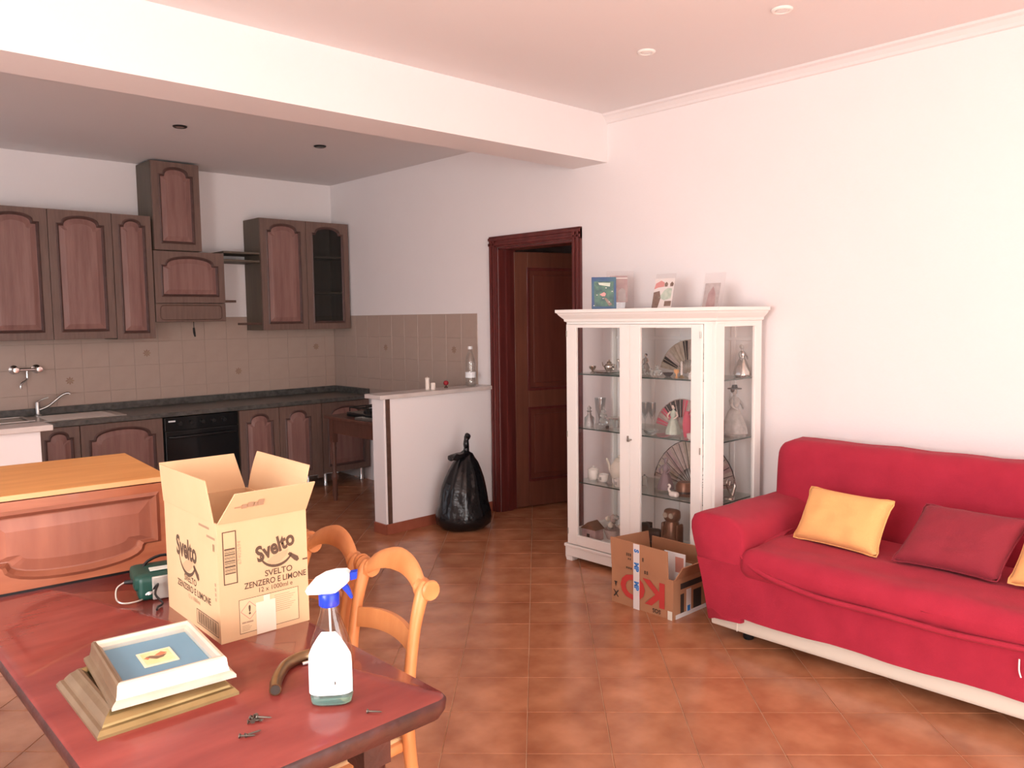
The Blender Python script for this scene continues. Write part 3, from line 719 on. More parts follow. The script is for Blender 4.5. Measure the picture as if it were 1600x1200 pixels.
# open carton with printing
bw, bd, bh = .228, .355, .290
ca = thing('cardboard_carton', 'tall open beige carton with printed detergent artwork on the dining table', 'box', (.760, 1.826, TZ), math.radians(-1.6))
th = .004
box('front_wall', 'cardboard', ca, 0, bw, 0, th, 0, bh); box('back_wall', 'cardboard', ca, 0, bw, bd-th, bd, 0, bh)
box('side_wall', 'cardboard', ca, 0, th, th, bd-th, 0, bh); box('side_wall', 'cardboard', ca, bw-th, bw, th, bd-th, 0, bh)
box('bottom', 'cardboard', ca, th, bw-th, th, bd-th, 0, th)
def flap(p0, p1, out, ln, tilt, taper, nm='flap', curl=0):
    p0, p1, out = Vector(p0), Vector(p1), Vector(out).normalized(); up = Vector((0, 0, 1)); dr_ = up*math.cos(tilt)+out*math.sin(tilt)
    e = (p1-p0); nrm = out*math.cos(tilt)-up*math.sin(tilt); n = 6
    b = bmesh.new(); rows = []
    for k in range(n+1):
        s_ = k/n; f_ = s_*ln; c_ = curl*s_*s_
        a = p0+e*(taper[0]*s_)+dr_*f_+out*c_; d_ = p1-e*(taper[1]*s_)+dr_*f_+out*c_
        rows.append([b.verts.new(a), b.verts.new(d_), b.verts.new(d_+nrm*.003), b.verts.new(a+nrm*.003)])
    for A, B in zip(rows, rows[1:]):
        for k in range(4): b.faces.new((A[k], A[(k+1) % 4], B[(k+1) % 4], B[k]))
    b.faces.new(rows[0][::-1]); b.faces.new(rows[-1]); bmesh.ops.recalc_face_normals(b, faces=b.faces[:])
    o = MB().add(b).build(nm, 'cardboard', ca)
    return o, dr_, nrm
flap((.002, 0, bh), (bw, 0, bh), (0, -1, 0), .086, math.radians(30), (.12, -.02))
flap((0, .012, bh), (0, bd-.004, bh), (-1, 0, 0), .100, math.radians(5), (.06, .02))
f3 = flap((.004, bd, bh), (bw-.004, bd, bh), (0, 1, 0), .100, math.radians(13), (-.02, .09))
f4 = flap((bw, .01, bh), (bw, bd-.01, bh), (1, 0, 0), .105, math.radians(6), (.03, .05), curl=.012)
# print on the front (x right, z up, face looks -y) and on the left side (x from far to near)
def front(x, z, y=-.0006): return (x, y, z)
FX, FZ = (1, 0, 0), (0, 0, 1)
def swoosh(parent, P, sc, m='ink'):
    """crescent spoon below the big word; P maps (u,v) to 3d"""
    o = []; i_ = []
    for k in range(15):
        a = math.radians(190+k*10.5); o.append((.062*math.cos(a)*1.0, .058*math.sin(a)+.004)); i_.append((.0585*math.cos(a), .050*math.sin(a)+.006))
    pts = o+i_[::-1]; MB().poly([P(u*sc, v*sc) for u, v in pts]).build('swoosh', m, parent)
    MB().poly([P(u*sc, v*sc) for u, v in ((.040, -.018), (.048, -.012), (.078, -.032), (.082, -.044), (.074, -.050), (.064, -.044))]).build('spoon', m, parent)
    MB().poly([P(u*sc, v*sc) for u, v in ((-.036, -.028), (-.01, -.012), (.044, .000), (.034, -.022), (.008, -.040), (-.02, -.042))]).build('lemon_slice', 'ink_soft', parent)
c30 = Vector((math.cos(.30), 0, math.sin(.30))); s30 = Vector((-math.sin(.30), 0, math.cos(.30)))
text('lettering', 'Svelto', .052, 'ink', ca, front(.142, .208), c30, s30, bold=.0020, shear=.12, sx=.80)
swoosh(ca, lambda u, v: (.146+u, -.0005, .196+v), .72)
text('lettering', 'SVELTO', .021, 'ink', ca, front(.150, .146), FX, FZ, bold=.0003)
text('lettering', 'ZENZERO E LIMONE', .0205, 'ink', ca, front(.142, .126), FX, FZ, bold=.0003, sx=.86)
text('lettering', '12 x 1000ml e', .0165, 'ink', ca, front(.140, .109), FX, FZ, sx=.95)
def strips(P, rects, m, nm, parent=ca): 
    b = MB()
    for (a, b_, c, d_) in rects: b.poly([P(a, c), P(b_, c), P(b_, d_), P(a, d_)])
    return b.build(nm, m, parent)
PF = lambda u, v: (u, -.0006, v)
def border(u0, u1, v0, v1, w): return [(u0, u1, v0, v0+w), (u0, u1, v1-w, v1), (u0, u0+w, v0+w, v1-w), (u1-w, u1, v0+w, v1-w)]
bars = border(.012, .046, .140, .268, .0025); z = .165
for wv in (.003, .001, .002, .001, .004, .001, .002, .003, .001, .002, .001, .003, .002, .001, .004):
    bars.append((.016, .042, z, z+wv)); z += wv+.0022
strips(PF, bars, 'ink', 'barcode')
text('lettering', '67402694', .0115, 'ink_grey', ca, front(.0525, .212), (0, 0, 1), (-1, 0, 0), sx=1.25)
text('lettering', 'II', .026, 'ink', ca, (-.0006, .022, .228), (0, -1, 0), (0, 0, 1))
strips(PF, border(.046, .200, .012, .096, .0012), 'ink', 'label_border')
strips(lambda u, v: (u, -.0004, v), [(.0472, .1988, .0132, .0948)], 'cardboard_inside', 'label_panel')
strips(PF, [(.052+.0, .052+.018+(k % 3)*.003, .018+k*.0038, .0192+k*.0038) for k in range(4)], 'ink_grey', 'small_print')
strips(PF, [(.136, .176+(k*7 % 4)*.005, .086-k*.005, .0872-k*.005) for k in range(9)], 'ink_grey', 'small_print')
text('lettering', '!', .030, 'ink', ca, front(.072, .066), FX, FZ, bold=.001)
dm = MB(); D = [(.072, .044), (.094, .066), (.072, .088), (.050, .066)]
for (a, b_) in zip(D, D[1:]+D[:1]): 
    n_ = Vector((-(b_[1]-a[1]), b_[0]-a[0])).normalized()*.0008
    dm.poly([PF(a[0]-n_.x, a[1]-n_.y), PF(b_[0]-n_.x, b_[1]-n_.y), PF(b_[0]+n_.x, b_[1]+n_.y), PF(a[0]+n_.x, a[1]+n_.y)])
dm.build('warning_diamond', 'ink_pink', ca)
strips(PF, [(.052, .062, .036, .040), (.063, .080, .036, .040)], 'ink_grey', 'small_print')
box('tape_strip', 'tape', ca, .088, .138, -.0012, -.0007, .001, .080)
box('tape_strip', 'tape', ca, .108, .124, -.0011, -.0007, .080, .094)
strips(PF, [(.214, .2275, .160, .164)], 'ink', 'mark')
# print on the front flap
_, fd, fn_ = None, Vector((0, -math.sin(math.radians(30)), math.cos(math.radians(30)))), None
fo = Vector((0, 0, bh))+fd*.046+Vector((.07, -.0045, -.0025))
def PFL(u, v): return tuple(fo+Vector((u, 0, 0))+fd*v)
strips(PFL, [(-.036, -.020, -.002, .001), (-.018, -.006, -.006, .006), (-.004, .010, -.004, .010), (.012, .020, -.004, .008), (.021, .036, -.004, .014)], 'ink_grey', 'faded_print')
# left side print: reads from far (left) to near (right)
SX = (0, -1, 0)
def side(y, z): return (-.0006, y, z)
sy30 = Vector((0, -math.cos(.10), -math.sin(.10))*1) if False else Vector((0, -math.cos(.12), -math.sin(.12)))
text('lettering', 'Svelto', .070, 'ink', ca, side(.205, .186), SX, FZ, bold=.0024, sx=.80)
swoosh(ca, lambda u, v: (-.0005, .200-u, .170+v), .95)
text('lettering', 'SVELTO', .024, 'ink', ca, side(.185, .112), SX, FZ, bold=.0003)
text('lettering', 'ZENZERO E LIMONE', .024, 'ink', ca, side(.165, .088), SX, FZ, bold=.0003, sx=1.02)
text('lettering', '12 x 1000ml', .016, 'ink_grey', ca, side(.165, .068), SX, FZ)
PS = lambda u, v: (-.0006, u, v)
sb = border(.012, .150, .012, .050, .002); u = .022
for k in range(24): sb.append((u, u+.0012+(k*5 % 3)*.0008, .016, .046)); u += .0050
strips(PS, sb, 'ink', 'barcode')
strips(PS, [(.045+k*.0075, .0510+k*.0075, .268, .274) for k in range(9)], 'ink_grey', 'small_print')
strips(PS, [(.012+k*.0075, .0180+k*.0075, .248, .254) for k in range(7)], 'ink_grey', 'small_print')
strips(PS, [(.016, .024, .100+k*.012, .108+k*.012) for k in range(4)], 'ink_grey', 'small_print')

# framed pictures stacked on the table
def picture_frame(name, label, loc, rz, w, d, prof, m, outer_m=None):
    """w along x, d along y; prof: list of (inset, z) from outer foot to the rebate"""
    t = thing(name, label, 'picture', loc, rz)
    cs = [(-1, -1), (1, -1), (1, 1), (-1, 1)]
    for k in range(4):
        a, b_ = cs[k], cs[(k+1) % 4]; bm_ = bmesh.new(); rows = []
        for ins, z in prof:
            rows.append([bm_.verts.new((c[0]*(w/2-ins), c[1]*(d/2-ins), z)) for c in (a, b_)])
        for A, B in zip(rows, rows[1:]): bm_.faces.new((A[0], A[1], B[1], B[0]))
        bm_.faces.new((rows[-1][0], rows[-1][1], rows[0][1], rows[0][0]))
        bm_.faces.new([r[0] for r in rows][::-1]); bm_.faces.new([r[1] for r in rows])
        bmesh.ops.recalc_face_normals(bm_, faces=bm_.faces[:])
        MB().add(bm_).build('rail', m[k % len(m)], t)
    return t
t1 = picture_frame('framed_picture', 'wide gold frame at the bottom of the picture stack on the table', (.548, 1.706, TZ), math.radians(-1.2), .268, .300,
    [(0, .0), (.0, .006), (.006, .014), (.012, .016), (.014, .020), (.022, .030), (.030, .036), (.034, .040), (.040, .040), (.048, .034), (.050, .0)], ('gilt_gold', 'gilt_gold', 'gilt_gold', 'gilt_shaded'))
box('backing', 'mount_cream', t1, -.085, .085, -.10, .10, .004, .010)
z2 = TZ+.0405
t2 = picture_frame('framed_picture', 'silver-gilt framed picture of a bird on top of the stack', (.572, 1.702, z2), math.radians(-6), .232, .285,
    [(.0, 0), (.0, .006), (.004, .010), (.010, .014), (.012, .022), (.014, .040), (.017, .044), (.022, .044), (.025, .038), (.031, .032), (.033, 0)], ('gilt_silver', 'gilt_silver', 'gilt_silver', 'gilt_shaded'))
bk = box('backing', 'mount_blue', t2, -.084, .084, -.110, .110, .004, .024)
mb = MB().box(-.034, .034, -.040, .040, .0242, .0265, bev=.001); mb.build('picture_mount', 'mount_cream', t2)
pr = MB().poly([(-.028, -.033, .0268), (.028, -.033, .0268), (.028, .033, .0268), (-.028, .033, .0268)]).build('print', 'art_yellow', t2)
MB().poly([(-.022, .010, .0271), (-.010, .012, .0271), (.004, .002, .0271), (.020, .006, .0271), (.010, -.008, .0271), (-.004, -.012, .0271), (-.014, -.002, .0271)]).build('bird_shape', 'art_brown', pr)
MB().poly([(-.004, .010, .0270), (.012, .024, .0270), (.022, .012, .0270), (.008, .000, .0270)]).build('bird_wing', 'art_red', pr)
MB().poly([(-.026, .004, .0270), (-.012, .014, .0270), (-.012, .004, .0270), (-.020, -.006, .0270)]).build('leaf_shape', 'art_red', pr)

# spray bottle
sp = thing('spray_bottle', 'clear trigger spray bottle with white head and blue collar on the table', 'bottle', (.800, 1.392, TZ+.0003), math.radians(-38))
def oval(prof, n=28, ex=3.0):
    b = bmesh.new(); rings = []
    for a, c, z, off in prof:
        rg = []
        for i in range(n):
            t_ = 2*PI*i/n; cc, ss = math.cos(t_), math.sin(t_)
            rg.append(b.verts.new((off+a*math.copysign(abs(cc)**(2/ex), cc), c*math.copysign(abs(ss)**(2/ex), ss), z)))
        rings.append(rg)
    for A, B in zip(rings, rings[1:]):
        for i in range(n): b.faces.new((A[i], A[(i+1) % n], B[(i+1) % n], B[i]))
    b.faces.new(rings[0][::-1]); b.faces.new(rings[-1]); bmesh.ops.recalc_face_normals(b, faces=b.faces[:]); return b
body = [(.034, .022, 0, 0), (.041, .029, .004, 0), (.043, .030, .02, 0), (.043, .030, .085, 0), (.042, .029, .105, 0), (.038, .027, .125, 0), (.030, .023, .148, 0), (.023, .019, .168, 0), (.018, .017, .185, 0), (.0155, .0155, .200, 0)]
MB().add(oval(body)).build('bottle_body', 'clear_bottle', sp, smooth=60)
MB().add(oval([(.033, .021, .002, 0), (.040, .028, .005, 0), (.042, .029, .02, 0), (.042, .029, .040, 0)])).build('liquid', 'cleaner', sp, smooth=60)
def at_z(z):
    for p0, p1 in zip(body, body[1:]):
        if p0[2] <= z <= p1[2]:
            t_ = (z-p0[2])/(p1[2]-p0[2]); return p0[0]+(p1[0]-p0[0])*t_+.0007, p0[1]+(p1[1]-p0[1])*t_+.0007
bm_ = bmesh.new(); rows = []
for z, hr in ((.026, 72), (.04, 74), (.06, 74), (.08, 74), (.098, 73), (.106, 68), (.116, 58), (.128, 46), (.142, 32), (.152, 18)):
    a_, c_ = at_z(z); row = []
    for k in range(17):
        t_ = math.radians(-90+hr*(-1+2*k/16)); cc, ss = math.cos(t_), math.sin(t_)
        row.append(bm_.verts.new((a_*math.copysign(abs(cc)**(2/3), cc), c_*math.copysign(abs(ss)**(2/3), ss), z)))
    rows.append(row)
for A, B in zip(rows, rows[1:]):
    for k in range(16): bm_.faces.new((A[k], A[k+1], B[k+1], B[k]))
bmesh.ops.recalc_face_normals(bm_, faces=bm_.faces[:])
lab = MB().add(bm_).build('front_label', 'label_white', sp, smooth=60)
box('label_band', 'label_blue', lab, -.028, .020, -.0315, -.0309, .082, .090)
box('label_mark', 'ink_black', lab, .010, .012, -.0318, -.0311, .048, .054)
MB().lathe([(.0190, .198), (.0205, .200), (.0205, .222), (.0185, .225), (0, .225)], n=20).build('collar', 'blue_plastic', sp, smooth=40)
MB().prism([(-.044, .232), (-.040, .224), (-.014, .224), (.014, .226), (.022, .232), (.036, .243), (.042, .250), (.043, .262), (.036, .268), (.015, .268), (-.006, .263), (-.026, .252)], -.0125, .0125, 'y').build('spray_head', 'white_plastic', sp, smooth=30)
MB().prism([(.0435, .249), (.056, .252), (.057, .266), (.0435, .264)], -.009, .009, 'y').build('nozzle', 'blue_plastic', sp)
MB().prism([(.024, .236), (.033, .243), (.040, .232), (.047, .212), (.043, .211), (.034, .224)], -.006, .006, 'y').build('trigger', 'blue_plastic', sp)
MB().tube([(0, 0, .198), (.002, 0, .12), (.008, 0, .02)], .0022, n=6).build('dip_tube', 'white_plastic', sp)

# bent metal pipe
tag(MB().tube([(.728, 1.492, TZ+.0135), (.746, 1.524, TZ+.0135), (.775, 1.560, TZ+.0135), (.806, 1.588, TZ+.0135), (.850, 1.600, TZ+.0135), (.890, 1.592, TZ+.0135)], .0125, n=14, sub=5).build('bent_pipe', 'brass_pipe', None, smooth=60), 'short bent brass-coloured metal pipe lying on the table', 'pipe')
bp_ = bpy.data.objects['bent_pipe']
e = Vector((.728, 1.492, TZ+.0135)); dv = (Vector((.746, 1.524, 0))-Vector((.728, 1.492, 0))).normalized()
MB().tube([e-dv*.0008, e-dv*.0004], .0098, n=14, sub=1).build('bore', 'ink_black', bp_)
MB().tube([(.838, 1.583, TZ+.006), (.885, 1.576, TZ+.006)], .004, n=8, sub=1).build('pipe_pin', 'chrome', bp_)

# nails / screws
sc = MB(); sc.lathe([(0, 0), (.0045, 0), (.0045, .0015), (.0018, .004), (.0017, .026), (0, .031)], n=8)
mat('screw_steel', (.13, .11, .09), .45, .8)
scr = sc.build('screw', 'screw_steel', None, smooth=40); scr.location = (.64, 1.415, TZ+.0045)
spots = [(.648, 1.437, 20, 0), (.636, 1.425, 65, 0), (.655, 1.424, 40, 0), (.641, 1.412, 150, 0), (.660, 1.438, -10, 0), (.602, 1.386, 50, 0), (.611, 1.380, 85, 0), (.822, 1.300, 40, 0)]
for k, (x, y, a, z) in enumerate(spots):
    o = scr if k == 0 else scr.copy()
    if k: COL.objects.link(o)
    o.location = (x, y, TZ+.0046+(.0035 if k in (2, 3) else 0)); o.rotation_euler = (PI/2, 0, math.radians(a))
    tag(o, 'small steel screw in the loose heap near the table edge' if k < 5 else ('small steel screw of the pair lying beside the heap' if k < 7 else 'single small steel screw lying near the spray bottle'), 'screw', 'loose screws on the table')

# green power tool with cord behind the carton
pt = thing('power_tool', 'dark green power tool with grey metal face and cord beside the carton', 'tool', (.725, 2.265, TZ), math.radians(-12))
MB().soft(.045, .035, .034, .05, .035, .034, .012, n=6).build('housing', 'tool_green', pt, smooth=50)
MB().soft(.045, .06, .052, .06, .055, .022, .012, n=6, fn=lambda v: v+Vector((0, 0, .10*v.y))).build('upper_housing', 'tool_green', pt, smooth=50)
fp = box('face_plate', 'tool_metal', pt, .030, .125, -.006, .002, .002, .066, bev=.003)
for x in (.075, .105): MB().lathe([(.006, 0), (.005, .004), (0, .005)], n=10).build('bolt', 'dull_steel', fp, smooth=40).matrix_local = Matrix.Translation((x, -.006, .042)) @ Matrix.Rotation(PI/2, 4, 'X')
box('type_plate', 'tool_print', pt, .03, .10, .03, .075, .0735, .0745)
MB().tube([(.005, .03, .05), (-.015, .03, .052), (-.035, .035, .052)], [.008, .0065, .005], n=8).build('cord_sleeve', 'black_plastic', pt, smooth=60)
MB().tube([(-.035, .035, .052), (-.055, .03, .040), (-.058, .01, .015), (-.04, -.005, .006), (0, 0, .006), (.01, .02, .01)], .0025, n=6).build('cord', 'tool_metal', pt, smooth=60)
MB().tube([(.01, .07, .06), (.03, .09, .085), (.08, .10, .095), (.14, .085, .07), (.16, .05, .03), (.150, .02, .006)], .0045, n=6).build('cord', 'black_plastic', pt, smooth=60)
tp = thing('cord_bundle', 'small tangle of black and white wire by the carton corner', 'wire', (.752, 2.235, TZ))
MB().tube([(.0, .03, .02), (.01, .0, .05), (-.005, -.02, .03), (.008, -.035, .006), (-.01, -.05, .004), (-.02, -.07, .004)], .003, n=6).build('black_wire', 'black_plastic', tp)
MB().tube([(-.01, .02, .02), (-.006, .0, .03), (-.018, -.01, .035), (-.022, .0, .028)], .0025, n=6).build('white_wire', 'white_plastic', tp)

# ------------------------------------------------------------------ chairs along the table
def make_chair():
    t = thing('dining_chair', 'orange-brown wooden chair', 'chair')
    # local: seat towards -x, back at x=0, width along y
    w = .135
    for s_ in (-1, 1):
        MB().tube([(.075, s_*(w-.005), 0), (.030, s_*(w-.003), .22), (-.005, s_*w, .43), (.000, s_*w, .60), (.022, s_*w, .74), (.048, s_*w, .825), (.062, s_*w, .848)], [.015, .017, .020, .018, .018, .022, .014], n=10, flat=.8).build('back_post', 'chair_wood', t, smooth=60)
        MB().lathe([(0, -.026), (.024, -.026), (.027, -.020), (.024, -.012), (.024, .012), (.027, .020), (.024, .026), (0, .026)], n=16).build('scroll', 'chair_wood', t, smooth=35).matrix_local = Matrix.Translation((.060, s_*w, .832)) @ Matrix.Rotation(PI/2, 4, 'X')
        MB().tube([(-.335, s_*(w-.002), 0), (-.335, s_*(w-.002), .10), (-.33, s_*(w-.002), .43)], [.013, .016, .020], n=10).build('front_leg', 'chair_wood', t, smooth=60)
        MB().tube([(-.335, s_*(w-.002), .20), (.03, s_*w, .22)], .010, n=8, sub=1).build('stretcher', 'chair_wood', t, smooth=60)
    n = 12; cr = []
    b = bmesh.new(); rows = []
    for k in range(n+1):
        s_ = -1+2*k/n; y = s_*(w-.012); z = .832+.048*(1-s_*s_)**.8; x = .050+.020*(1-s_*s_); hz = .030-.006*abs(s_); hx = .011+.004*abs(s_)
        rows.append([b.verts.new((x+hx*math.cos(a)*1.0+.010*math.sin(a), y, z+hz*math.sin(a))) for a in [2*PI*i/10 for i in range(10)]])
    for A, B in zip(rows, rows[1:]):
        for i in range(10): b.faces.new((A[i], A[(i+1) % 10], B[(i+1) % 10], B[i]))
    b.faces.new(rows[0][::-1]); b.faces.new(rows[-1]); bmesh.ops.recalc_face_normals(b, faces=b.faces[:])
    MB().add(b).build('top_rail', 'chair_wood', t, smooth=60)
    b = bmesh.new(); rows = []
    for k in range(n+1):
        s_ = -1+2*k/n; y = s_*(w-.008); z = .700+.012*(1-s_*s_); x = .012+.022*(1-s_*s_)
        rows.append([b.verts.new((x+dx, y, z+dz)) for dx, dz in ((-.008, -.026), (.006, -.026), (.013, .026), (-.001, .028))])
    for A, B in zip(rows, rows[1:]):
        for i in range(4): b.faces.new((A[i], A[(i+1) % 4], B[(i+1) % 4], B[i]))
    b.faces.new(rows[0][::-1]); b.faces.new(rows[-1]); bmesh.ops.recalc_face_normals(b, faces=b.faces[:])
    MB().add(b).build('slat', 'chair_wood', t, smooth=50)
    MB().soft(-.165, 0, .435, .185, .140, .017, .014, n=8, fn=lambda v: Vector((v.x, v.y*(1+.06*(-v.x/.185)), v.z))).build('seat_rim', 'chair_wood', t, smooth=60)
    MB().soft(-.165, 0, .448, .150, .122, .012, .010, n=8).build('seat', 'chair_seat', t, smooth=60)
    return t
ch0 = make_chair(); ch0.location = (1.165, 1.775, 0)
ch0['label'] = 'orange-brown wooden chair at the table corner beside the spray bottle'; ch0['group'] = 'chairs along the dining table'
for (x, y, lab) in ((1.170, 2.105, 'orange-brown wooden chair in the middle of the row along the table'), (1.190, 2.435, 'orange-brown wooden chair mostly hidden behind the printed carton')):
    c = copy_tree(ch0); c.location = (x, y, 0); c['label'] = lab

# ------------------------------------------------------------------ display cabinet
DX0, DX1, DYR, DYL = 3.66, 4.125, 2.345, 3.405
dc = thing('display_cabinet', 'white glazed display cabinet with glass shelves beside the red sofa', 'cabinet', (DX0, 2.875, 0))
def dbox(nm, m, x0, x1, y0, y1, z0, z1, bev=0, par=dc): return box(nm, m, par, x0-DX0, x1-DX0, y0-2.875, y1-2.875, z0, z1, bev=bev)
dbox('plinth', 'white_paint', DX0-.012, DX1, DYR-.012, DYL+.012, .028, .085, .004)
dbox('base_moulding', 'white_paint', DX0-.018, DX1, DYR-.018, DYL+.018, .085, .105, .006)
for (x, y) in ((DX0, DYL), (DX0, DYR), (DX1-.05, DYL), (DX1-.05, DYR)):
    yy = y-.045 if y == DYL else y-.012
    MB().prism([(0, 0), (.045, 0), (.057, .028), (-.0, .028)] if y == DYL else [(.0, 0), (.057, 0), (.057, .028), (-.0, .028)], x-.012-DX0, x+.04-DX0, 'x').build('foot', 'white_paint', dc).location = (0, yy-2.875, 0)
dbox('floor_board', 'white_paint', DX0+.002, DX1, DYR, DYL, .105, .135)
dbox('top_board', 'white_paint', DX0+.002, DX1, DYR, DYL, 1.478, 1.50)
dbox('back_panel', 'cabinet_back', DX1-.012, DX1, DYR+.03, DYL-.03, .135, 1.478)
for k in range(5): dbox('reflection_strip', 'cabinet_back', DX1-.020, DX1-.012, 2.50+k*.19, 2.53+k*.19, .135, 1.478, .003)  # added raised strips stand in for upright reflections on the back panel
dbox('back_rail', 'cabinet_back', DX1-.022, DX1-.012, DYR+.03, DYL-.03, 1.375, 1.395, .003)
# corner posts
dbox('post', 'white_paint', DX0+.002, DX0+.045, DYL-.022, DYL, .135, 1.478, .002)
dbox('post', 'white_paint', DX0+.002, DX0+.085, DYR, DYR+.020, .135, 1.478, .002)
dbox('front_stile', 'white_paint', DX0+.002, DX0+.022, DYR+.020, 2.418, .135, 1.478, .002)
dbox('post', 'white_paint', DX1-.065, DX1, DYR, DYR+.022, .135, 1.478, .002)
dbox('post', 'white_paint', DX1-.045, DX1, DYL-.022, DYL, .135, 1.478, .002)
for y0 in (DYR, DYL-.022):
    dbox('side_rail', 'white_paint', DX0+.045 if y0 > 3 else DX0+.085, DX1-.065 if y0 < 3 else DX1-.045, y0, y0+.022, .135, .19, .002)
    dbox('side_rail', 'white_paint', DX0+.045 if y0 > 3 else DX0+.085, DX1-.065 if y0 < 3 else DX1-.045, y0, y0+.022, 1.462, 1.478, .001)
    dbox('side_glass', 'pane', DX0+.045, DX1-.045, y0+.009, y0+.013, .19, 1.464)
# cornice
prof = [(0, 1.490), (.010, 1.495), (.012, 1.508), (.022, 1.518), (.036, 1.534), (.042, 1.545), (.050, 1.548), (.050, 1.566), (0, 1.567)]
cb = bmesh.new(); rows = []
for o_, z in prof: rows.append([cb.verts.new(p) for p in ((DX1-DX0, DYL-2.875+o_, z), (-o_, DYL-2.875+o_, z), (-o_, DYR-2.875-o_, z), (DX1-DX0, DYR-2.875-o_, z))])
for A, B in zip(rows, rows[1:]):
    for i in range(3): cb.faces.new((A[i], A[i+1], B[i+1], B[i]))
cb.faces.new(rows[-1]); bmesh.ops.recalc_face_normals(cb, faces=cb.faces[:]); MB().add(cb).build('cornice', 'white_paint', dc)
# doors
def ddoor(y0, y1, g0, g1, hinge_y):
    z0, z1, gz0, gz1 = .112, 1.476, .172, 1.457
    m_ = MB(); x0, x1 = -.018, .002; Y = lambda v: v-2.875
    m_.box(x0, x1, Y(y0), Y(g0), z0, z1, bev=.002).box(x0, x1, Y(g1), Y(y1), z0, z1, bev=.002).box(x0, x1, Y(g0), Y(g1), z0, gz0, bev=.002).box(x0, x1, Y(g0), Y(g1), gz1-.0, z1, bev=.001)
    d = m_.build('door', 'white_paint', dc)
    box('door_glass', 'pane', d, -.010, -.006, Y(g0)-.004, Y(g1)+.004, gz0-.004, gz1+.002)
    for hz in (.19, .80, 1.42): MB().lathe([(.004, -.018), (.004, .018)], (-.020, Y(hinge_y), hz), n=8).build('hinge', 'dull_steel', d)
    return d
d1 = ddoor(2.900, 3.390, 2.972, 3.312, 3.386)
d2 = ddoor(2.420, 2.898, 2.484, 2.826, 2.424)
kl = MB().box(-.021, -.018, 2.905-2.875, 2.917-2.875, .80, .835); kl.build('lock_plate', 'dull_steel', d1)
MB().lathe([(.004, 0), (.004, .02), (.010, .026), (.008, .034), (0, .036)], n=10).build('key', 'dull_steel', d2, smooth=40).matrix_local = Matrix.Translation((-.018, 2.886-2.875, .815)) @ Matrix.Rotation(-PI/2, 4, 'Y')
SHZ = (1.168, .833, .493)
for z in SHZ:
    s_ = dbox('shelf', 'shelf_glass', DX0+.030, DX1-.024, DYR+.024, DYL-.024, z, z+.007)
    dbox('shelf_edge', 'shelf_edge', DX0+.0285, DX0+.0298, DYR+.024, DYL-.024, z, z+.007, par=s_)
    dbox('shelf_edge', 'shelf_edge', DX0+.030, DX1-.024, DYR+.0226, DYR+.0238, z, z+.007, par=s_)

# ---- ornaments inside
Z1, Z2, Z3, Z0 = SHZ[0]+.0072, SHZ[1]+.0072, SHZ[2]+.0072, .1352
def pos(px, x, z): p = at(px, proj((x, at(px, 640, 'x', x).y, z))[1], 'x', x); return Vector((x, p.y, z))
def lathe_thing(name, label, cat, p, prof, m, n=18, **k):
    return tag(MB().lathe(prof, n=n, **k).build(name, m, None, smooth=45, loc=p), label, cat)
def lady(label, p, h, skirt, top, hair='dark_figure', hat=False, rz=0, base=None):
    t = thing('porcelain_lady', label, 'figurine', p, rz); k = h/.2
    if base: MB().lathe([(0, 0), (.045*k, 0), (.048*k, .006*k), (.040*k, .014*k), (0, .015*k)], n=18).build('base', base, t, smooth=40)
    b = bmesh.new(); rings = []
    for r, z in ((.052, .012), (.050, .03), (.040, .06), (.026, .095), (.016, .112), (.020, .125), (.022, .14), (.016, .152), (.007, .158), (.007, .164)):
        rings.append([b.verts.new((r*k*(1+(.07*math.sin(i*PI/2) if z < .1 else 0))*math.cos(2*PI*i/24), r*k*.85*(1+(.07*math.cos(i*PI/2) if z < .1 else 0))*math.sin(2*PI*i/24), z*k)) for i in range(24)])
    for A, B in zip(rings, rings[1:]):
        for i in range(24): b.faces.new((A[i], A[(i+1) % 24], B[(i+1) % 24], B[i]))
    b.faces.new(rings[0][::-1]); b.faces.new(rings[-1])
    MB().add(b).build('gown', skirt, t, smooth=60)
    for s_ in (-1, 1): MB().tube([(0, s_*.020*k, .148*k), (-.010*k, s_*.036*k, .125*k), (-.026*k, s_*.020*k, .108*k)], [.006*k, .0055*k, .004*k], n=7).build('arm', top, t, smooth=60)
    MB().soft(0, 0, .178*k, .011*k, .010*k, .014*k, .010*k, n=4).build('head', top, t, smooth=70)
    MB().soft(.004*k, 0, .183*k, .012*k, .0125*k, .013*k, .011*k, n=4).build('hair', hair, t, smooth=70)
    if hat: MB().lathe([(0, .205*k), (.010*k, .203*k), (.012*k, .192*k), (.028*k, .190*k), (.028*k, .187*k), (0, .187*k)], n=16).build('hat', hair, t, smooth=40)
    return t
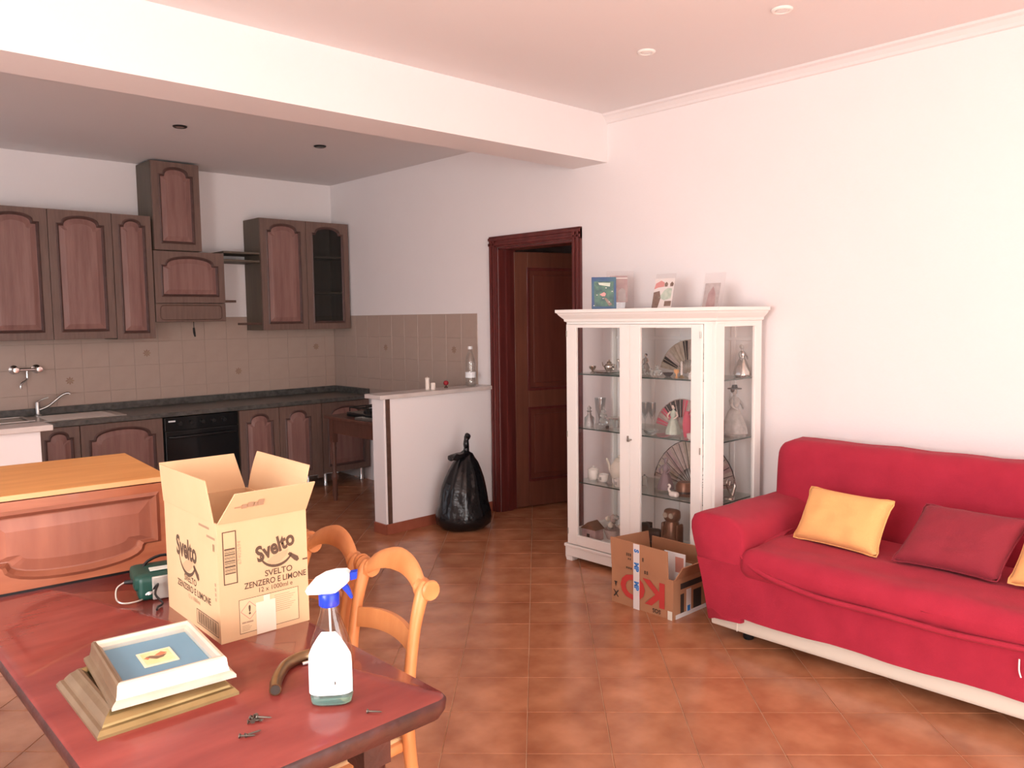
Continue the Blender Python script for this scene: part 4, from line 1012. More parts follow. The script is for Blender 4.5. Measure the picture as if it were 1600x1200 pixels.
def fan(label, p, r, a0, a1, m_leaf, m_stick, n=14, lean=.12):
    """open folding fan standing on edge, facing -x"""
    t = thing('folding_fan', label, 'fan', p)
    for k in range(n):
        A, B = a0+(a1-a0)*k/n, a0+(a1-a0)*(k+1)/n; M_ = (A+B)/2; q_ = lambda rr, a, o: (o+rr*math.sin(a)*lean, -rr*math.cos(a), .004+rr*math.sin(a))
        b = MB(); bm_ = b.bm
        f0 = [bm_.verts.new(q_(rr, a, o)) for rr, a, o in ((r*.42, A, 0), (r, A, 0), (r, M_, -.004), (r*.42, M_, -.004))]; bm_.faces.new(f0)
        f1 = [bm_.verts.new(q_(rr, a, o)) for rr, a, o in ((r*.42, M_, -.004), (r, M_, -.004), (r, B, 0), (r*.42, B, 0))]; bm_.faces.new(f1)
        b.build('fan_leaf', m_leaf[k % len(m_leaf)], t)
        MB().tube([q_(.01, M_, -.002), q_(r*.98, M_, -.005)], .0022, n=5, sub=1).build('stick', m_stick, t)
    MB().tube([q_(r*1.0, a0+(a1-a0)*k/16, -.002) for k in range(17)], .003, n=5, sub=1).build('edging', m_stick, t)
    return t
# top shelf
t = thing('silver_tray', 'small oval silver tray with handles on the top glass shelf', 'tray', pos(951, 3.83, Z1))
MB().lathe([(0, 0), (.07, 0), (.085, .008), (.088, .012), (.082, .011), (.068, .004), (0, .004)], n=24, sy=1.2).build('tray_dish', 'silver', t, smooth=40)
MB().tube([(-.02, .10, .010), (0, .122, .014), (.02, .10, .010)], .003, n=6).build('handle', 'silver', t); MB().tube([(-.02, -.10, .010), (0, -.122, .014), (.02, -.10, .010)], .003, n=6).build('handle', 'silver', t)
p = pos(952, 3.83, Z1+.0045)
t = thing('silver_pot', 'little lidded silver pot on the oval tray', 'pot', p)
MB().lathe([(0, 0), (.018, 0), (.016, .006), (.028, .02), (.032, .036), (.026, .05), (.014, .056), (.016, .062), (.005, .07), (.006, .078), (0, .080)], n=18).build('pot_body', 'silver', t, smooth=50)
MB().tube([(0, .03, .03), (0, .05, .04), (0, .056, .062)], [.005, .004, .003], n=7).build('spout', 'silver', t); MB().tube([(0, -.028, .045), (0, -.048, .048), (0, -.048, .025), (0, -.028, .02)], .003, n=6).build('handle', 'silver', t)
t = thing('silver_bird', 'silver bird with raised wings on the tray', 'figurine', pos(974, 3.83, Z1+.0045))
MB().soft(0, 0, .04, .012, .03, .014, .012, n=5).build('bird_body', 'silver', t, smooth=60)
MB().tube([(0, .022, .045), (0, .034, .065), (0, .040, .078), (0, .050, .076)], [.009, .006, .007, .002], n=8).build('neck', 'silver', t, smooth=60)
MB().lathe([(.014, 0), (.012, .004), (.004, .010), (.004, .03)], n=12).build('stand', 'silver', t, smooth=40)
for s_ in (-1, 1): MB().poly([(s_*.008, .012, .048), (s_*.030, .004, .092), (s_*.030, -.020, .084), (s_*.010, -.020, .05)]).build('wing', 'silver', t)
lathe_thing('silver_cup', 'tiny silver cup at the end of the top glass shelf', 'cup', pos(926, 3.76, Z1), [(0, 0), (.016, 0), (.013, .004), (.006, .010), (.007, .018), (.020, .030), (.022, .045), (.019, .045), (.016, .032), (0, .022)], 'silver')
for k, (px, sc_, lab) in enumerate(((1006, 1.0, 'cut crystal swan on the top shelf near the door frame'), (1018, .8, 'small crystal bear beside the crystal swan'), (1028, 1.1, 'tall crystal bird in front of the beige fan'))):
    t = thing('crystal_figure', lab, 'figurine', pos(px, 3.80-.02*k, Z1), .6*k)
    b = bmesh.new(); bmesh.ops.create_icosphere(b, subdivisions=1, radius=.022*sc_)
    for v in b.verts: v.co.z = v.co.z*.9+.022*sc_
    MB().add(b).build('crystal_body', 'crystal', t)
    b = bmesh.new(); bmesh.ops.create_icosphere(b, subdivisions=1, radius=.012*sc_)
    for v in b.verts: v.co += Vector((0, .008, .050*sc_))
    MB().add(b).build('crystal_head', 'crystal', t)
    b = MB(); b.tube([(0, .02, .0145), (0, .034, .0145)], [.012*sc_, .004], n=6, sub=1).build('crystal_foot', 'crystal', t)
lady('dark-haired doll figurine at the end of the crystal figures', pos(1009, 3.90, Z1), .125, 'grey_figure', 'skin_porcelain')
fan('large beige folding fan with brown flowers on the top glass shelf', pos(1075, 3.99, Z1), .20, .16, PI-.16, ('fan_beige', 'fan_beige', 'fan_lace', 'fan_dark', 'fan_beige'), 'fan_beige', 15)
t = thing('ivory_candlestick', 'slender white candle in a holder before the beige fan', 'candle', pos(1065, 3.80, Z1))
MB().lathe([(0, 0), (.016, 0), (.014, .004), (.006, .008), (.008, .014)], n=12).build('holder', 'gilt_gold', t, smooth=40); MB().lathe([(.0065, .012), (.0065, .088), (.002, .092), (0, .093)], n=10).build('candle_stick', 'porcelain', t, smooth=40)
lathe_thing('gilt_cup', 'small orange-gold stemmed cup beside the white candle', 'cup', pos(1057, 3.78, Z1), [(0, 0), (.014, 0), (.004, .006), (.004, .018), (.014, .030), (.015, .045), (.012, .045), (0, .026)], 'gold_and_lit_edge')
lathe_thing('white_pot', 'tiny white lidded pot by the right door stile', 'pot', pos(1080, 3.74, Z1), [(0, 0), (.013, 0), (.017, .012), (.014, .026), (.016, .028), (.006, .036), (.005, .042), (0, .043)], 'porcelain')
lathe_thing('dark_bowl', 'small dark bowl in front of the beige fan', 'bowl', pos(1044, 3.82, Z1), [(0, 0), (.012, 0), (.026, .012), (.030, .022), (.026, .022), (0, .006)], 'fan_dark')
# second shelf
lathe_thing('crystal_decanter', 'squat crystal decanter at the end of the second glass shelf', 'decanter', pos(921, 3.745, Z2), [(0, 0), (.030, 0), (.034, .02), (.030, .06), (.014, .075), (.012, .095), (.018, .10), (.008, .105), (.014, .12), (0, .135)], 'crystal', n=10)
lathe_thing('glass_vase', 'tall clear glass vase on the second glass shelf', 'vase', pos(938, 3.88, Z2), [(0, 0), (.03, 0), (.028, .01), (.03, .10), (.036, .17), (.033, .17), (.026, .10), (0, .012)], 'clear_bottle', n=18)
t = thing('crystal_tree', 'faceted crystal ornament shaped like a small tree', 'ornament', pos(943, 3.83, Z2))
for k, (r_, z_) in enumerate(((.034, .03), (.028, .065), (.020, .095), (.011, .12))):
    b = bmesh.new(); bmesh.ops.create_icosphere(b, subdivisions=1, radius=r_)
    for v in b.verts: v.co.z = v.co.z*.8+z_
    MB().add(b).build('crystal_tier', 'crystal', t)
t = thing('glass_casket', 'small rectangular cut glass casket with silver rim', 'box', pos(963, 3.84, Z2)); box('casket_body', 'crystal', t, -.03, .03, -.035, .035, 0, .05, bev=.004); box('casket_lid', 'silver', t, -.032, .032, -.037, .037, .051, .066, bev=.004)
lathe_thing('dark_ball', 'small dark round ornament before the crystal tree', 'ornament', pos(949, 3.76, Z2), [(0, 0), (.008, .001), (.012, .010), (.009, .018), (0, .022)], 'dark_figure')
for px, lab in ((1008, 'tall clear champagne flute next to the middle door stile'), (1019, 'tall clear champagne flute nearer the green lady')):
    lathe_thing('champagne_flute', lab, 'glass', pos(px, 3.90, Z2), [(0, 0), (.026, 0), (.026, .003), (.004, .008), (.0035, .06), (.012, .075), (.021, .11), (.022, .165), (.0205, .165), (.019, .11), (0, .078)], 'clear_bottle')
lathe_thing('glass_dish', 'low frosted glass dish in front of the flutes', 'dish', pos(1017, 3.76, Z2), [(0, 0), (.025, 0), (.040, .012), (.045, .026), (.042, .026), (.03, .012), (0, .005)], 'crystal')
lady('seated porcelain lady in pale green gown on the second shelf', pos(1052, 3.79, Z2), .185, 'porcelain_green', 'skin_porcelain')
fan('round black and pink folding fan behind the green lady', pos(1064, 3.97, Z2), .185, .15, PI-.15, ('fan_dark', 'fan_dark', 'fan_dark', 'fan_dark', 'fan_pink', 'fan_lace', 'fan_pink'), 'fan_lace', 14)
t = lathe_thing('red_vase', 'slim bright pink-red vase beside the green lady', 'vase', pos(1073, 3.80, Z2), [(0, 0), (.016, 0), (.020, .02), (.024, .07), (.020, .11), (.010, .13), (.013, .145), (.010, .145), (0, .12)], 'fan_pink')
lathe_thing('white_cup', 'small white cup near the edge of the second shelf', 'cup', pos(1079, 3.74, Z2), [(0, 0), (.012, 0), (.020, .012), (.022, .032), (.019, .032), (0, .010)], 'porcelain')
# third shelf
t = thing('teapot', 'white porcelain teapot with grey pattern on the third shelf', 'teapot', pos(968, 3.86, Z3))
MB().lathe([(0, 0), (.035, 0), (.038, .006), (.052, .03), (.060, .065), (.054, .10), (.036, .125), (.034, .13), (.036, .133), (.026, .145), (.008, .152), (.010, .162), (0, .168)], n=24).build('pot_body', 'cream', t, smooth=50)
MB().tube([(0, .050, .055), (0, .075, .065), (0, .085, .10), (0, .105, .135)], [.014, .011, .009, .007], n=9).build('spout', 'cream', t, smooth=60); MB().tube([(0, -.05, .11), (0, -.09, .12), (0, -.10, .08), (0, -.055, .04)], .006, n=7).build('handle', 'cream', t, smooth=60)
t = thing('sugar_bowl', 'white porcelain sugar bowl with lid at the shelf end', 'pot', pos(927, 3.80, Z3))
MB().lathe([(0, 0), (.026, 0), (.034, .01), (.036, .05), (.034, .058), (0, .058)], n=20).build('bowl_body', 'porcelain', t, smooth=40); MB().lathe([(.036, .0585), (.036, .064), (.022, .074), (.006, .078), (.009, .086), (0, .09)], n=20).build('lid', 'porcelain', t, smooth=40)
for px, x, lab in ((943, 3.79, 'white porcelain cup with leaf pattern between sugar bowl and teapot'), (967, 3.745, 'white porcelain cup in front of the teapot')):
    t = thing('teacup', lab, 'cup', pos(px, x, Z3)); MB().lathe([(0, 0), (.022, 0), (.030, .012), (.033, .048), (.030, .048), (.026, .014), (0, .006)], n=20).build('cup_body', 'porcelain', t, smooth=40)
    MB().tube([(0, .031, .04), (0, .048, .038), (0, .046, .016), (0, .029, .014)], .0035, n=6).build('handle', 'porcelain', t); box('leaf_pattern', 'grey_figure', t, -.0338, -.0325, -.010, .006, .016, .034)
fan('big lace folding fan with dark sticks on the third shelf', pos(1083, 4.0, Z3), .285, .12, PI-.12, ('fan_lace', 'fan_lace', 'photo_rose', 'fan_lace', 'fan_beige'), 'fan_dark', 16)
lady('mauve porcelain lady standing before the lace fan', pos(1040, 3.84, Z3), .20, 'mauve', 'mauve', hair='mauve')
t = thing('brown_hat', 'dark brown felt hat shape lying before the lace fan', 'hat', pos(1070, 3.84, Z3)); MB().lathe([(0, 0), (.085, 0), (.088, .004), (.055, .008), (.052, .05), (.040, .072), (0, .076)], n=24).build('crown', 'bronze', t, smooth=50); MB().lathe([(.056, .010), (.058, .012), (.056, .022), (.053, .022)], n=24).build('band', 'dark_figure', t)
t = thing('white_swan', 'small white porcelain swan near the front of the third shelf', 'figurine', pos(1053, 3.735, Z3)); MB().soft(0, 0, .016, .018, .030, .016, .015, n=5).build('swan_body', 'porcelain', t, smooth=60); MB().tube([(0, .022, .02), (0, .036, .04), (0, .026, .058), (0, .034, .066), (0, .044, .060)], [.010, .006, .006, .007, .002], n=8).build('neck', 'porcelain', t, smooth=60)
lathe_thing('glass_jar', 'small clear glass jar by the middle door stile', 'jar', pos(1007, 3.88, Z3), [(0, 0), (.018, 0), (.020, .03), (.014, .045), (.016, .052), (.006, .062), (0, .07)], 'crystal')
# cabinet floor
t = thing('toy_house', 'small brown and grey model house on the cabinet floor', 'ornament', pos(926, 3.75, Z0)); box('house_body', 'photo_rose', t, -.04, .04, -.055, .055, 0, .07, bev=.003); MB().prism([(-.062, .070), (.062, .070), (0, .115)], -.045, .045, 'x').build('house_roof', 'bronze', t); box('house_door', 'dark_figure', t, -.0415, -.04, -.01, .012, 0, .04)
t = thing('flower_basket', 'pale lacy porcelain flower basket beside the model house', 'ornament', pos(958, 3.85, Z0)); MB().lathe([(0, 0), (.04, 0), (.055, .04), (.06, .06), (.055, .06), (0, .03)], n=18).build('basket', 'fan_lace', t, smooth=40)
for k in range(9):
    a = k*.7; r_ = .03*(k % 3)/2; b = bmesh.new(); bmesh.ops.create_icosphere(b, subdivisions=1, radius=.020)
    for v in b.verts: v.co += Vector((r_*math.cos(a)*1.6, r_*math.sin(a)*1.6, .075+.02*(k % 4)))
    MB().add(b).build('blossom', ('fan_lace', 'grey_figure', 'cream')[k % 3], t)
t = thing('dark_elephant', 'black elephant figurine with raised trunk on the cabinet floor', 'figurine', pos(1022, 3.84, Z0), .3)
MB().soft(0, 0, .085, .035, .055, .040, .03, n=6).build('elephant_body', 'dark_figure', t, smooth=60); MB().soft(0, .06, .125, .028, .03, .032, .025, n=5).build('elephant_head', 'dark_figure', t, smooth=60)
MB().tube([(0, .085, .12), (0, .11, .11), (0, .12, .145), (0, .105, .185)], [.014, .011, .009, .006], n=8).build('trunk', 'dark_figure', t, smooth=60)
for lx in (-.02, .02):
    for ly in (-.035, .035): MB().lathe([(.014, 0), (.013, .03), (.015, .06)], (lx, ly, 0), n=10).build('leg', 'dark_figure', t, smooth=50)
for s_ in (-1, 1): MB().soft(s_*.034, .045, .125, .004, .022, .028, .004, n=4).build('ear', 'dark_figure', t, smooth=60)
t = thing('bronze_owl', 'tall bronze-brown owl figure on the cabinet floor', 'figurine', pos(1050, 3.83, Z0))
MB().lathe([(0, 0), (.062, 0), (.064, .01), (.060, .06), (.050, .13), (.042, .18), (.036, .195), (0, .196)], n=22).build('owl_body', 'bronze', t, smooth=50)
MB().soft(0, 0, .228, .042, .048, .040, .036, n=7, fn=lambda v: v+Vector((0, 0, .018*(abs(v.y)/.05)**3 if v.z > .01 else 0))).build('owl_head', 'bronze', t, smooth=60)
for s_ in (-1, 1):
    MB().lathe([(.017, 0), (.015, .004), (0, .006)], n=14).build('eye', 'fan_beige', t, smooth=40).matrix_local = Matrix.Translation((-.040, s_*.020, .235)) @ Matrix.Rotation(-PI/2, 4, 'Y')
    MB().soft(0, s_*.052, .11, .030, .010, .075, .010, n=5, fn=lambda v: v+Vector((0, -.1*abs(v.z)*(1 if v.y > 0 else -1)*0, 0))).build('wing', 'bronze', t, smooth=60)
lathe_thing('plate_stack', 'low silver dish at the right end of the cabinet floor', 'dish', pos(1074, 3.80, Z0), [(0, 0), (.05, 0), (.075, .014), (.08, .02), (.074, .02), (0, .008)], 'silver', n=24)
# things seen through the side pane
def spos(px, z, y=2.425): return Vector((at(px, 600, 'y', y).x, y, z))
lady('silvery lady figurine seen through the side pane on the top shelf', spos(1159, Z1), .185, 'silver', 'grey_figure', hair='grey_figure', rz=PI/2, base='silver')
lady('tall grey lady figurine with hat on the second shelf by the side pane', spos(1148, Z2, 2.446), .285, 'grey_figure', 'grey_figure', hair='dark_figure', hat=True, rz=PI/2, base='grey_figure')
t = thing('silver_curl', 'silver ornament with a curled ring tail behind the side pane', 'ornament', spos(1141, Z3, 2.415)); MB().tube([(.03, 0, .0062), (-.01, 0, .05), (-.03, 0, .085), (-.015, 0, .11), (.01, 0, .10), (.0, 0, .075)], .005, n=7).build('curl', 'silver', t, smooth=60); MB().lathe([(0, 0), (.035, 0), (.03, .008), (0, .010)], n=16).build('base', 'silver', t, smooth=40); MB().tube([(.03, 0, .01), (.055, 0, .06), (.05, 0, .10)], [.012, .010, .004], n=7).build('stem', 'silver', t, smooth=60)

# ---- pictures on top of the cabinet
CT = 1.5675
def stand(name, label, c, w, h, rz, lean, m_frame, build_print, th=.006, clear=False):
    """picture standing on the cabinet; local x = right when looking at it, y = away, z up"""
    t = thing(name, label, 'picture', (c[0], c[1], CT), rz)
    M_ = Matrix.Rotation(-lean, 4, 'X')
    def P(b): b.bm.transform(M_); return b
    P(MB().box(-w/2, w/2, 0, th, 0, h, bev=.0008, seg=1)).build('panel' if clear else 'picture_board', m_frame, t)
    def patch(nm, pts, m, k=1): 
        P(MB().poly([(u, -.0006*k, v) for u, v in pts])).build(nm, m, t)
    build_print(patch, w, h)
    P(MB().prism([(th, h*.55), (th+.002, h*.55), (th+.055+h*.5*math.tan(lean)*0, .012)], -.015, .015, 'x')).build('stand_leg', m_frame, t)
    return t
def rect(u0, u1, v0, v1): return [(u0, v0), (u1, v0), (u1, v1), (u0, v1)]
def blue_print(p, w, h):
    p('print', rect(-w*.40, w*.40, h*.08, h*.86), 'photo_green'); p('sky_patch', [(-w*.2, h*.76), (w*.24, h*.70), (w*.26, h*.82), (-w*.24, h*.83)], 'photo_mint', 2)
    p('flower', [(-w*.18, h*.46), (-.0, h*.53), (w*.08, h*.48), (w*.04, h*.40), (-w*.08, h*.40)], 'photo_pink', 2); p('leaf', [(-w*.02, h*.36), (w*.10, h*.34), (w*.34, h*.14), (w*.20, h*.10)], 'photo_brown', 2)
    for k in range(7): p('sparkle', rect(-w*.44+k*w*.125, -w*.44+k*w*.125+w*.05, h*(.10+.11*(k*3 % 7)), h*(.12+.11*(k*3 % 7))), 'photo_paper', 3)
FACE = -YAW
pb = at(944.5, 481, 'z', CT)
pb = pos(944, 3.78, CT)
stand('blue_picture', 'dark blue picture with green centre standing on the cabinet', (pb.x, pb.y), .148, .193, FACE, .05, 'photo_blue', blue_print, th=.012)
pc = pos(970, 3.97, CT)
def rose_print(p, w, h): p('photo', rect(-w*.40, w*.26, h*.18, h*.88), 'photo_rose'); p('highlight', rect(-w*.3, w*.26, h*.80, h*.83), 'photo_paper', 2); p('figure', [(-w*.1, h*.2), (w*.2, h*.2), (w*.18, h*.5), (w*.05, h*.56), (-w*.1, h*.48)], 'photo_grey', 2)
stand('acrylic_photo_stand', 'clear acrylic stand with a rosy photograph behind the blue picture', (pc.x, pc.y), .17, .235, FACE*.85, .04, 'acrylic', rose_print, clear=True)
def mint_print(p, w, h):
    p('photo_ground', rect(-w*.5, w*.5, 0, h*.86), 'photo_paper'); p('pink_shape', [(-w*.5, h*.55), (-w*.44, h*.72), (-w*.18, h*.80), (0, h*.74), (0, h*.62), (-w*.3, h*.60)], 'photo_pink', 2)
    p('figure', [(-w*.2, h*.30), (w*.05, h*.52), (w*.2, h*.58), (w*.42, h*.56), (w*.42, h*.28), (w*.1, h*.22)], 'photo_mint', 2); p('shadow_shape', [(-w*.5, 0), (-w*.5, h*.46), (-w*.2, h*.50), (-w*.1, h*.3), (-w*.2, 0)], 'photo_brown', 2); p('shadow_shape', rect(w*.12, w*.46, h*.05, h*.20), 'photo_brown', 2)
    for u in (.10, .38): p('head', [(w*(u-.07), h*.62), (w*(u+.07), h*.62), (w*(u+.09), h*.70), (w*u, h*.76), (w*(u-.09), h*.70)], 'photo_brown', 3)
pd = pos(1033, 3.86, CT)
stand('acrylic_photo_stand', 'leaning clear stand with a colourful green and pink photograph', (pd.x, pd.y), .138, .205, -PI/2, .24, 'acrylic', mint_print, clear=True)
def grey_print(p, w, h): p('photo', rect(-w*.42, w*.34, 0, h*.70), 'photo_grey'); p('figure', [(-w*.25, 0), (w*.2, 0), (w*.15, h*.4), (-.0, h*.6), (-w*.2, h*.4)], 'photo_rose', 2)
pe = pos(1110, 3.86, CT)
stand('acrylic_photo_stand', 'leaning clear stand with a faded grey photograph', (pe.x, pe.y), .130, .195, -PI/2, .26, 'acrylic', grey_print, clear=True)

# ------------------------------------------------------------------ printed moving box on the floor
kb = thing('moving_box', 'open brown cardboard box with red upside-down print before the display cabinet', 'box', (3.27, 2.53, 0), math.radians(-1))
y0, y1, xd, hb = -.205, .197, .33, .205
box('front_wall', 'cardboard_brown', kb, 0, .005, y0, y1, 0, hb); box('back_wall', 'cardboard_brown', kb, xd-.005, xd, y0, y1, 0, hb)
box('side_wall', 'cardboard_brown', kb, .005, xd-.005, y0, y0+.005, 0, hb); box('side_wall', 'cardboard_brown', kb, .005, xd-.005, y1-.005, y1, 0, hb)
box('bottom', 'cardboard_brown', kb, .005, xd-.005, y0+.005, y1-.005, 0, .005)
MB().prism([(y0+.028, hb), (y1-.002, hb), (y1+.006, .352), (y0+.034, .345)], -.004, .001, 'x').build('flap', 'cardboard_brown', kb)
MB().prism([(.0, hb), (xd, hb), (xd-.02, .325), (.02, .345)], y1-.003, y1+.002, 'y').build('flap', 'cardboard_brown', kb)
fl_ = MB().prism([(.01, 0), (xd-.01, 0), (xd-.03, .07), (.03, .07)], -.0025, .0025, 'y'); fl_.bm.transform(Matrix.Translation((0, y0-.003, hb)) @ Matrix.Rotation(math.radians(25), 4, 'X')); fl_.build('flap', 'cardboard_brown', kb)
fl_ = MB().prism([(y0+.01, 0), (y1-.01, 0), (y1-.03, .10), (y0+.03, .10)], -.0025, .0025, 'x'); fl_.bm.transform(Matrix.Translation((xd, 0, hb)) @ Matrix.Rotation(math.radians(-12), 4, 'Y')); fl_.build('flap', 'cardboard_brown', kb)
UX, UZ = (0, 1, 0), (0, 0, -1)          # print is upside down on the side facing the room
text('lettering', 'KO', .175, 'ink_red', kb, (-.0046, -.015, .118), UX, UZ, bold=.006, sx=1.15)
text('lettering', 'SOS', .030, 'ink_black', kb, (-.0046, -.105, .025), UX, UZ, bold=.0006)
text('lettering', 'X', .050, 'ink_black', kb, (-.0046, .163, .055), UX, UZ, bold=.001)
PB = lambda u, v: (-.0047, u, v)
strips(PB, [(.155, .175, .112, .118), (.160, .170, .098, .112), (.163, .167, .090, .098)], 'ink_black', 'arrow_mark', kb)
strips(PB, [(.060+k*.012, .069+k*.012, .272, .288) for k in range(3)], 'ink', 'faded_print', kb)
strips(PB, [(.062+k*.012, .070+k*.012, .252, .262) for k in range(2)], 'ink', 'faded_print', kb)
strips(PB, [(.055+k*.014, .066+k*.014, .204, .214) for k in range(3)], 'ink', 'faded_print', kb)
strips(PB, [(-.022, -.012, .262, .282), (-.036, -.026, .200, .218), (-.050, -.040, .200, .218)], 'ink', 'faded_print', kb)
ts = box('tape_strip', 'tape_white', kb, -.0062, -.0048, .005, .045, .0, .346)
for z, s_ in ((.31, 'S'), (.225, 'MP'), (.125, 'MP')): text('lettering', s_, .040, 'ink_blue', ts, (-.0066, .025, z), (0, 0, -1), (0, -1, 0), bold=.0022, sx=.9)
ts = box('tape_strip', 'tape_white', kb, .11, .15, y0-.0015, y0-.0003, .0, .135); box('tape_print', 'ink_blue', ts, .118, .142, y0-.0019, y0-.0016, .02, .05)
box('tape_strip', 'tape_white', kb, .02, .30, y0-.0016, y0-.0004, .0, .022)
strips(lambda u, v: (u, y0-.0005, v), [(.06, .09, .02, .12), (.17, .24, .02, .12), (.06, .28, .145, .175)], 'ink_black', 'printed_bars', kb)
box('torn_label', 'paper', kb, -.0056, -.0046, y0+.002, y0+.030, .0, .045)
t = thing('paper_sheets', 'white sheets and leaflets sticking out of the brown box', 'paper', (3.36, 2.44, .0065))
MB().box(.03, .034, -.10, .03, 0, .30).build('sheet', 'white_plastic', t); m_ = MB().box(.06, .063, -.09, .04, 0, .25); m_.bm.transform(Matrix.Rotation(.18, 4, 'Y')); m_.build('leaflet', 'paper', t)
box('leaflet_print', 'ink_pink', t, .0285, .0298, -.09, -.04, .2, .28)

# ------------------------------------------------------------------ sofa with red cover
sf = thing('sofa', 'long sofa under a loose red cover with white base', 'sofa', (3.75, 1.15, 0))
OX, OY = 3.75, 1.15
def wr(amp, sc_, seed=0): return lambda v: v+Vector((noise.noise(v*sc_+Vector((seed, 0, 0))), noise.noise(v*sc_+Vector((0, seed+5, 0))), noise.noise(v*sc_+Vector((0, 0, seed+9)))))*amp
SL, SR = 2.085-OY, .185-OY           # outer sides of the arms at floor level
FXS = 3.205-OX                       # front plane of the cover
wmap = wr(.009, 6)
# white base under the cover
MB().soft((FXS+.025+.335)/2, 0, .108, (.335-FXS-.025)/2, (SL-SR)/2-.012, .050, .018, n=8).build('base', 'sofa_base', sf, smooth=50)
box('base_seam', 'cream', sf, FXS+.022, FXS+.026, SL-.145, SL-.140, .065, .15)
for sx in (FXS+.13, .27):
    for sy in (SL-.14, SR+.14): MB().lathe([(.022, 0), (.026, .008), (.022, .062)], (sx, sy, 0), n=12).build('foot', 'black_plastic', sf, smooth=40)
# back
def backf(v):
    u = (v.z+.36)/.72; v = Vector((v.x*(1-.25*u)+.06*u, v.y, v.z)); return wmap(v)
MB().soft(3.955-OX, 0, .51, .145, (SL-SR)/2+.035, .36, .085, n=26, fn=backf).build('back_cover', 'sofa_red', sf, smooth=70)
# arms: one flared profile run from the flat front to the back
prof = [(0, .105), (.012, .15), (.030, .25), (.055, .36), (.085, .46), (.098, .515), (.098, .550), (.085, .580), (.055, .597), (.010, .603), (-.05, .602), (-.11, .594), (-.155, .575), (-.178, .545), (-.185, .50), (-.185, .40), (-.185, .30), (-.18, .20), (-.18, .15), (-.18, .115)]
for s_, y0_ in ((1, SL), (-1, SR)):
    b = bmesh.new(); rows = []; cy_, cz_ = sum(p[0] for p in prof)/len(prof), .36
    xs_ = [0, .004, .014, .030, .055]+[.055+.8*k/20 for k in range(1, 21)]; ins = [.10, .05, .018, .004, 0]
    for k, xx in enumerate(xs_):
        f_ = 1-(ins[k] if k < 5 else 0); row = []
        for (py_, pz_) in prof:
            y, z = cy_+(py_-cy_)*f_, cz_+(pz_-cz_)*(1-(1-f_)*.5 if pz_ > cz_ else 1)
            nn = noise.noise(Vector((xx*4, y*6, z*5+s_)))+.5*noise.noise(Vector((xx*11, y*14, z*9+s_)))
            dz = -.022*(xx/.85)**1.0 if z > .4 else 0
            row.append(b.verts.new((FXS-.002+xx+.006*nn*(k > 2), y0_+s_*(y+.008*nn), z+.006*nn*(z > .1)+dz)))
        rows.append(row)
    n_ = len(prof)
    for A, B in zip(rows, rows[1:]):
        for i_ in range(n_): b.faces.new((A[i_], A[(i_+1) % n_], B[(i_+1) % n_], B[i_]))
    b.faces.new(rows[0][::-1]); b.faces.new(rows[-1]); bmesh.ops.recalc_face_normals(b, faces=b.faces[:])
    MB().add(b).build('arm_cover', 'sofa_red', sf, smooth=70)
# seat
def seatf(v):
    z = v.z; x = v.x
    sag = -.014*math.exp(-((v.y+.55)**2)/.25)
    if v.z > 0: z += sag+.010*noise.noise(Vector((v.x*5, v.y*3.5, 1)))+.007*noise.noise(Vector((v.x*14, v.y*5, 3)))+.012*math.exp(-((v.x+.05)/.12)**2)
    if v.x < 0: x += .012*noise.noise(Vector((v.y*4, v.z*6, 7)))
    return Vector((x, v.y, z))
MB().soft((FXS-.025+.10)/2, 0, .390, (.10-FXS+.025)/2, (SL-SR)/2-.172, .072, .066, n=34, fn=seatf).build('seat_cover', 'sofa_red', sf, smooth=70)
# front skirt of the cover, hanging from below the seat, its hem lifted above the white base
b = bmesh.new(); ny, nz = 80, 14; y_a, y_b = SL+.004, SR-.004; gx = lambda y, z: FXS-.006+.007*noise.noise(Vector((y*5, z*7, 2)))+.004*noise.noise(Vector((y*13, z*5, 4)))
rows = []
for side_ in (0, 1):
    g = []
    for i in range(ny+1):
        s_ = i/ny; h0 = .098+.044*min(1, max(0, (s_-.01)*11))**.7*min(1, max(0, (.99-s_)*11))**.7+.004*math.sin(s_*23); h1 = .385
        row = []
        for jz in range(nz+1):
            z = h0+(h1-h0)*jz/nz; e_ = .115*max(0, (z-.10)/.45)**1.4
            ya_, yb_ = SL-.004+e_, SR+.004-e_; y = ya_+(yb_-ya_)*s_
            row.append(b.verts.new((gx(y, z)+side_*.005, y, z)))
        g.append(row)
    rows.append(g)
for side_, g in enumerate(rows):
    for i in range(ny):
        for j in range(nz): b.faces.new((g[i][j], g[i+1][j], g[i+1][j+1], g[i][j+1]))
for i in range(ny): 
    b.faces.new((rows[0][i][0], rows[1][i][0], rows[1][i+1][0], rows[0][i+1][0])); b.faces.new((rows[0][i][nz], rows[0][i+1][nz], rows[1][i+1][nz], rows[1][i][nz]))
bmesh.ops.recalc_face_normals(b, faces=b.faces[:]); MB().add(b).build('skirt', 'sofa_red', sf, smooth=70)
# rolled seam of the seat cover, sinking between the arms
pts = []
for k in range(29):
    s_ = k/28; y = (SL-.17)+((SR+.17)-(SL-.17))*s_; dz = .085*math.exp(-s_*10)+.085*math.exp(-(1-s_)*10)
    pts.append((FXS-.030+.03*math.exp(-s_*14)+.03*math.exp(-(1-s_)*14), y, .345+dz+.006*noise.noise(Vector((y*4, 0, 0)))-.022*s_*(1-s_)*2))
MB().tube(pts, [.004]+[.012]*27+[.004], n=8, sub=2, flat=1).build('seam_roll', 'sofa_red', sf, smooth=70)
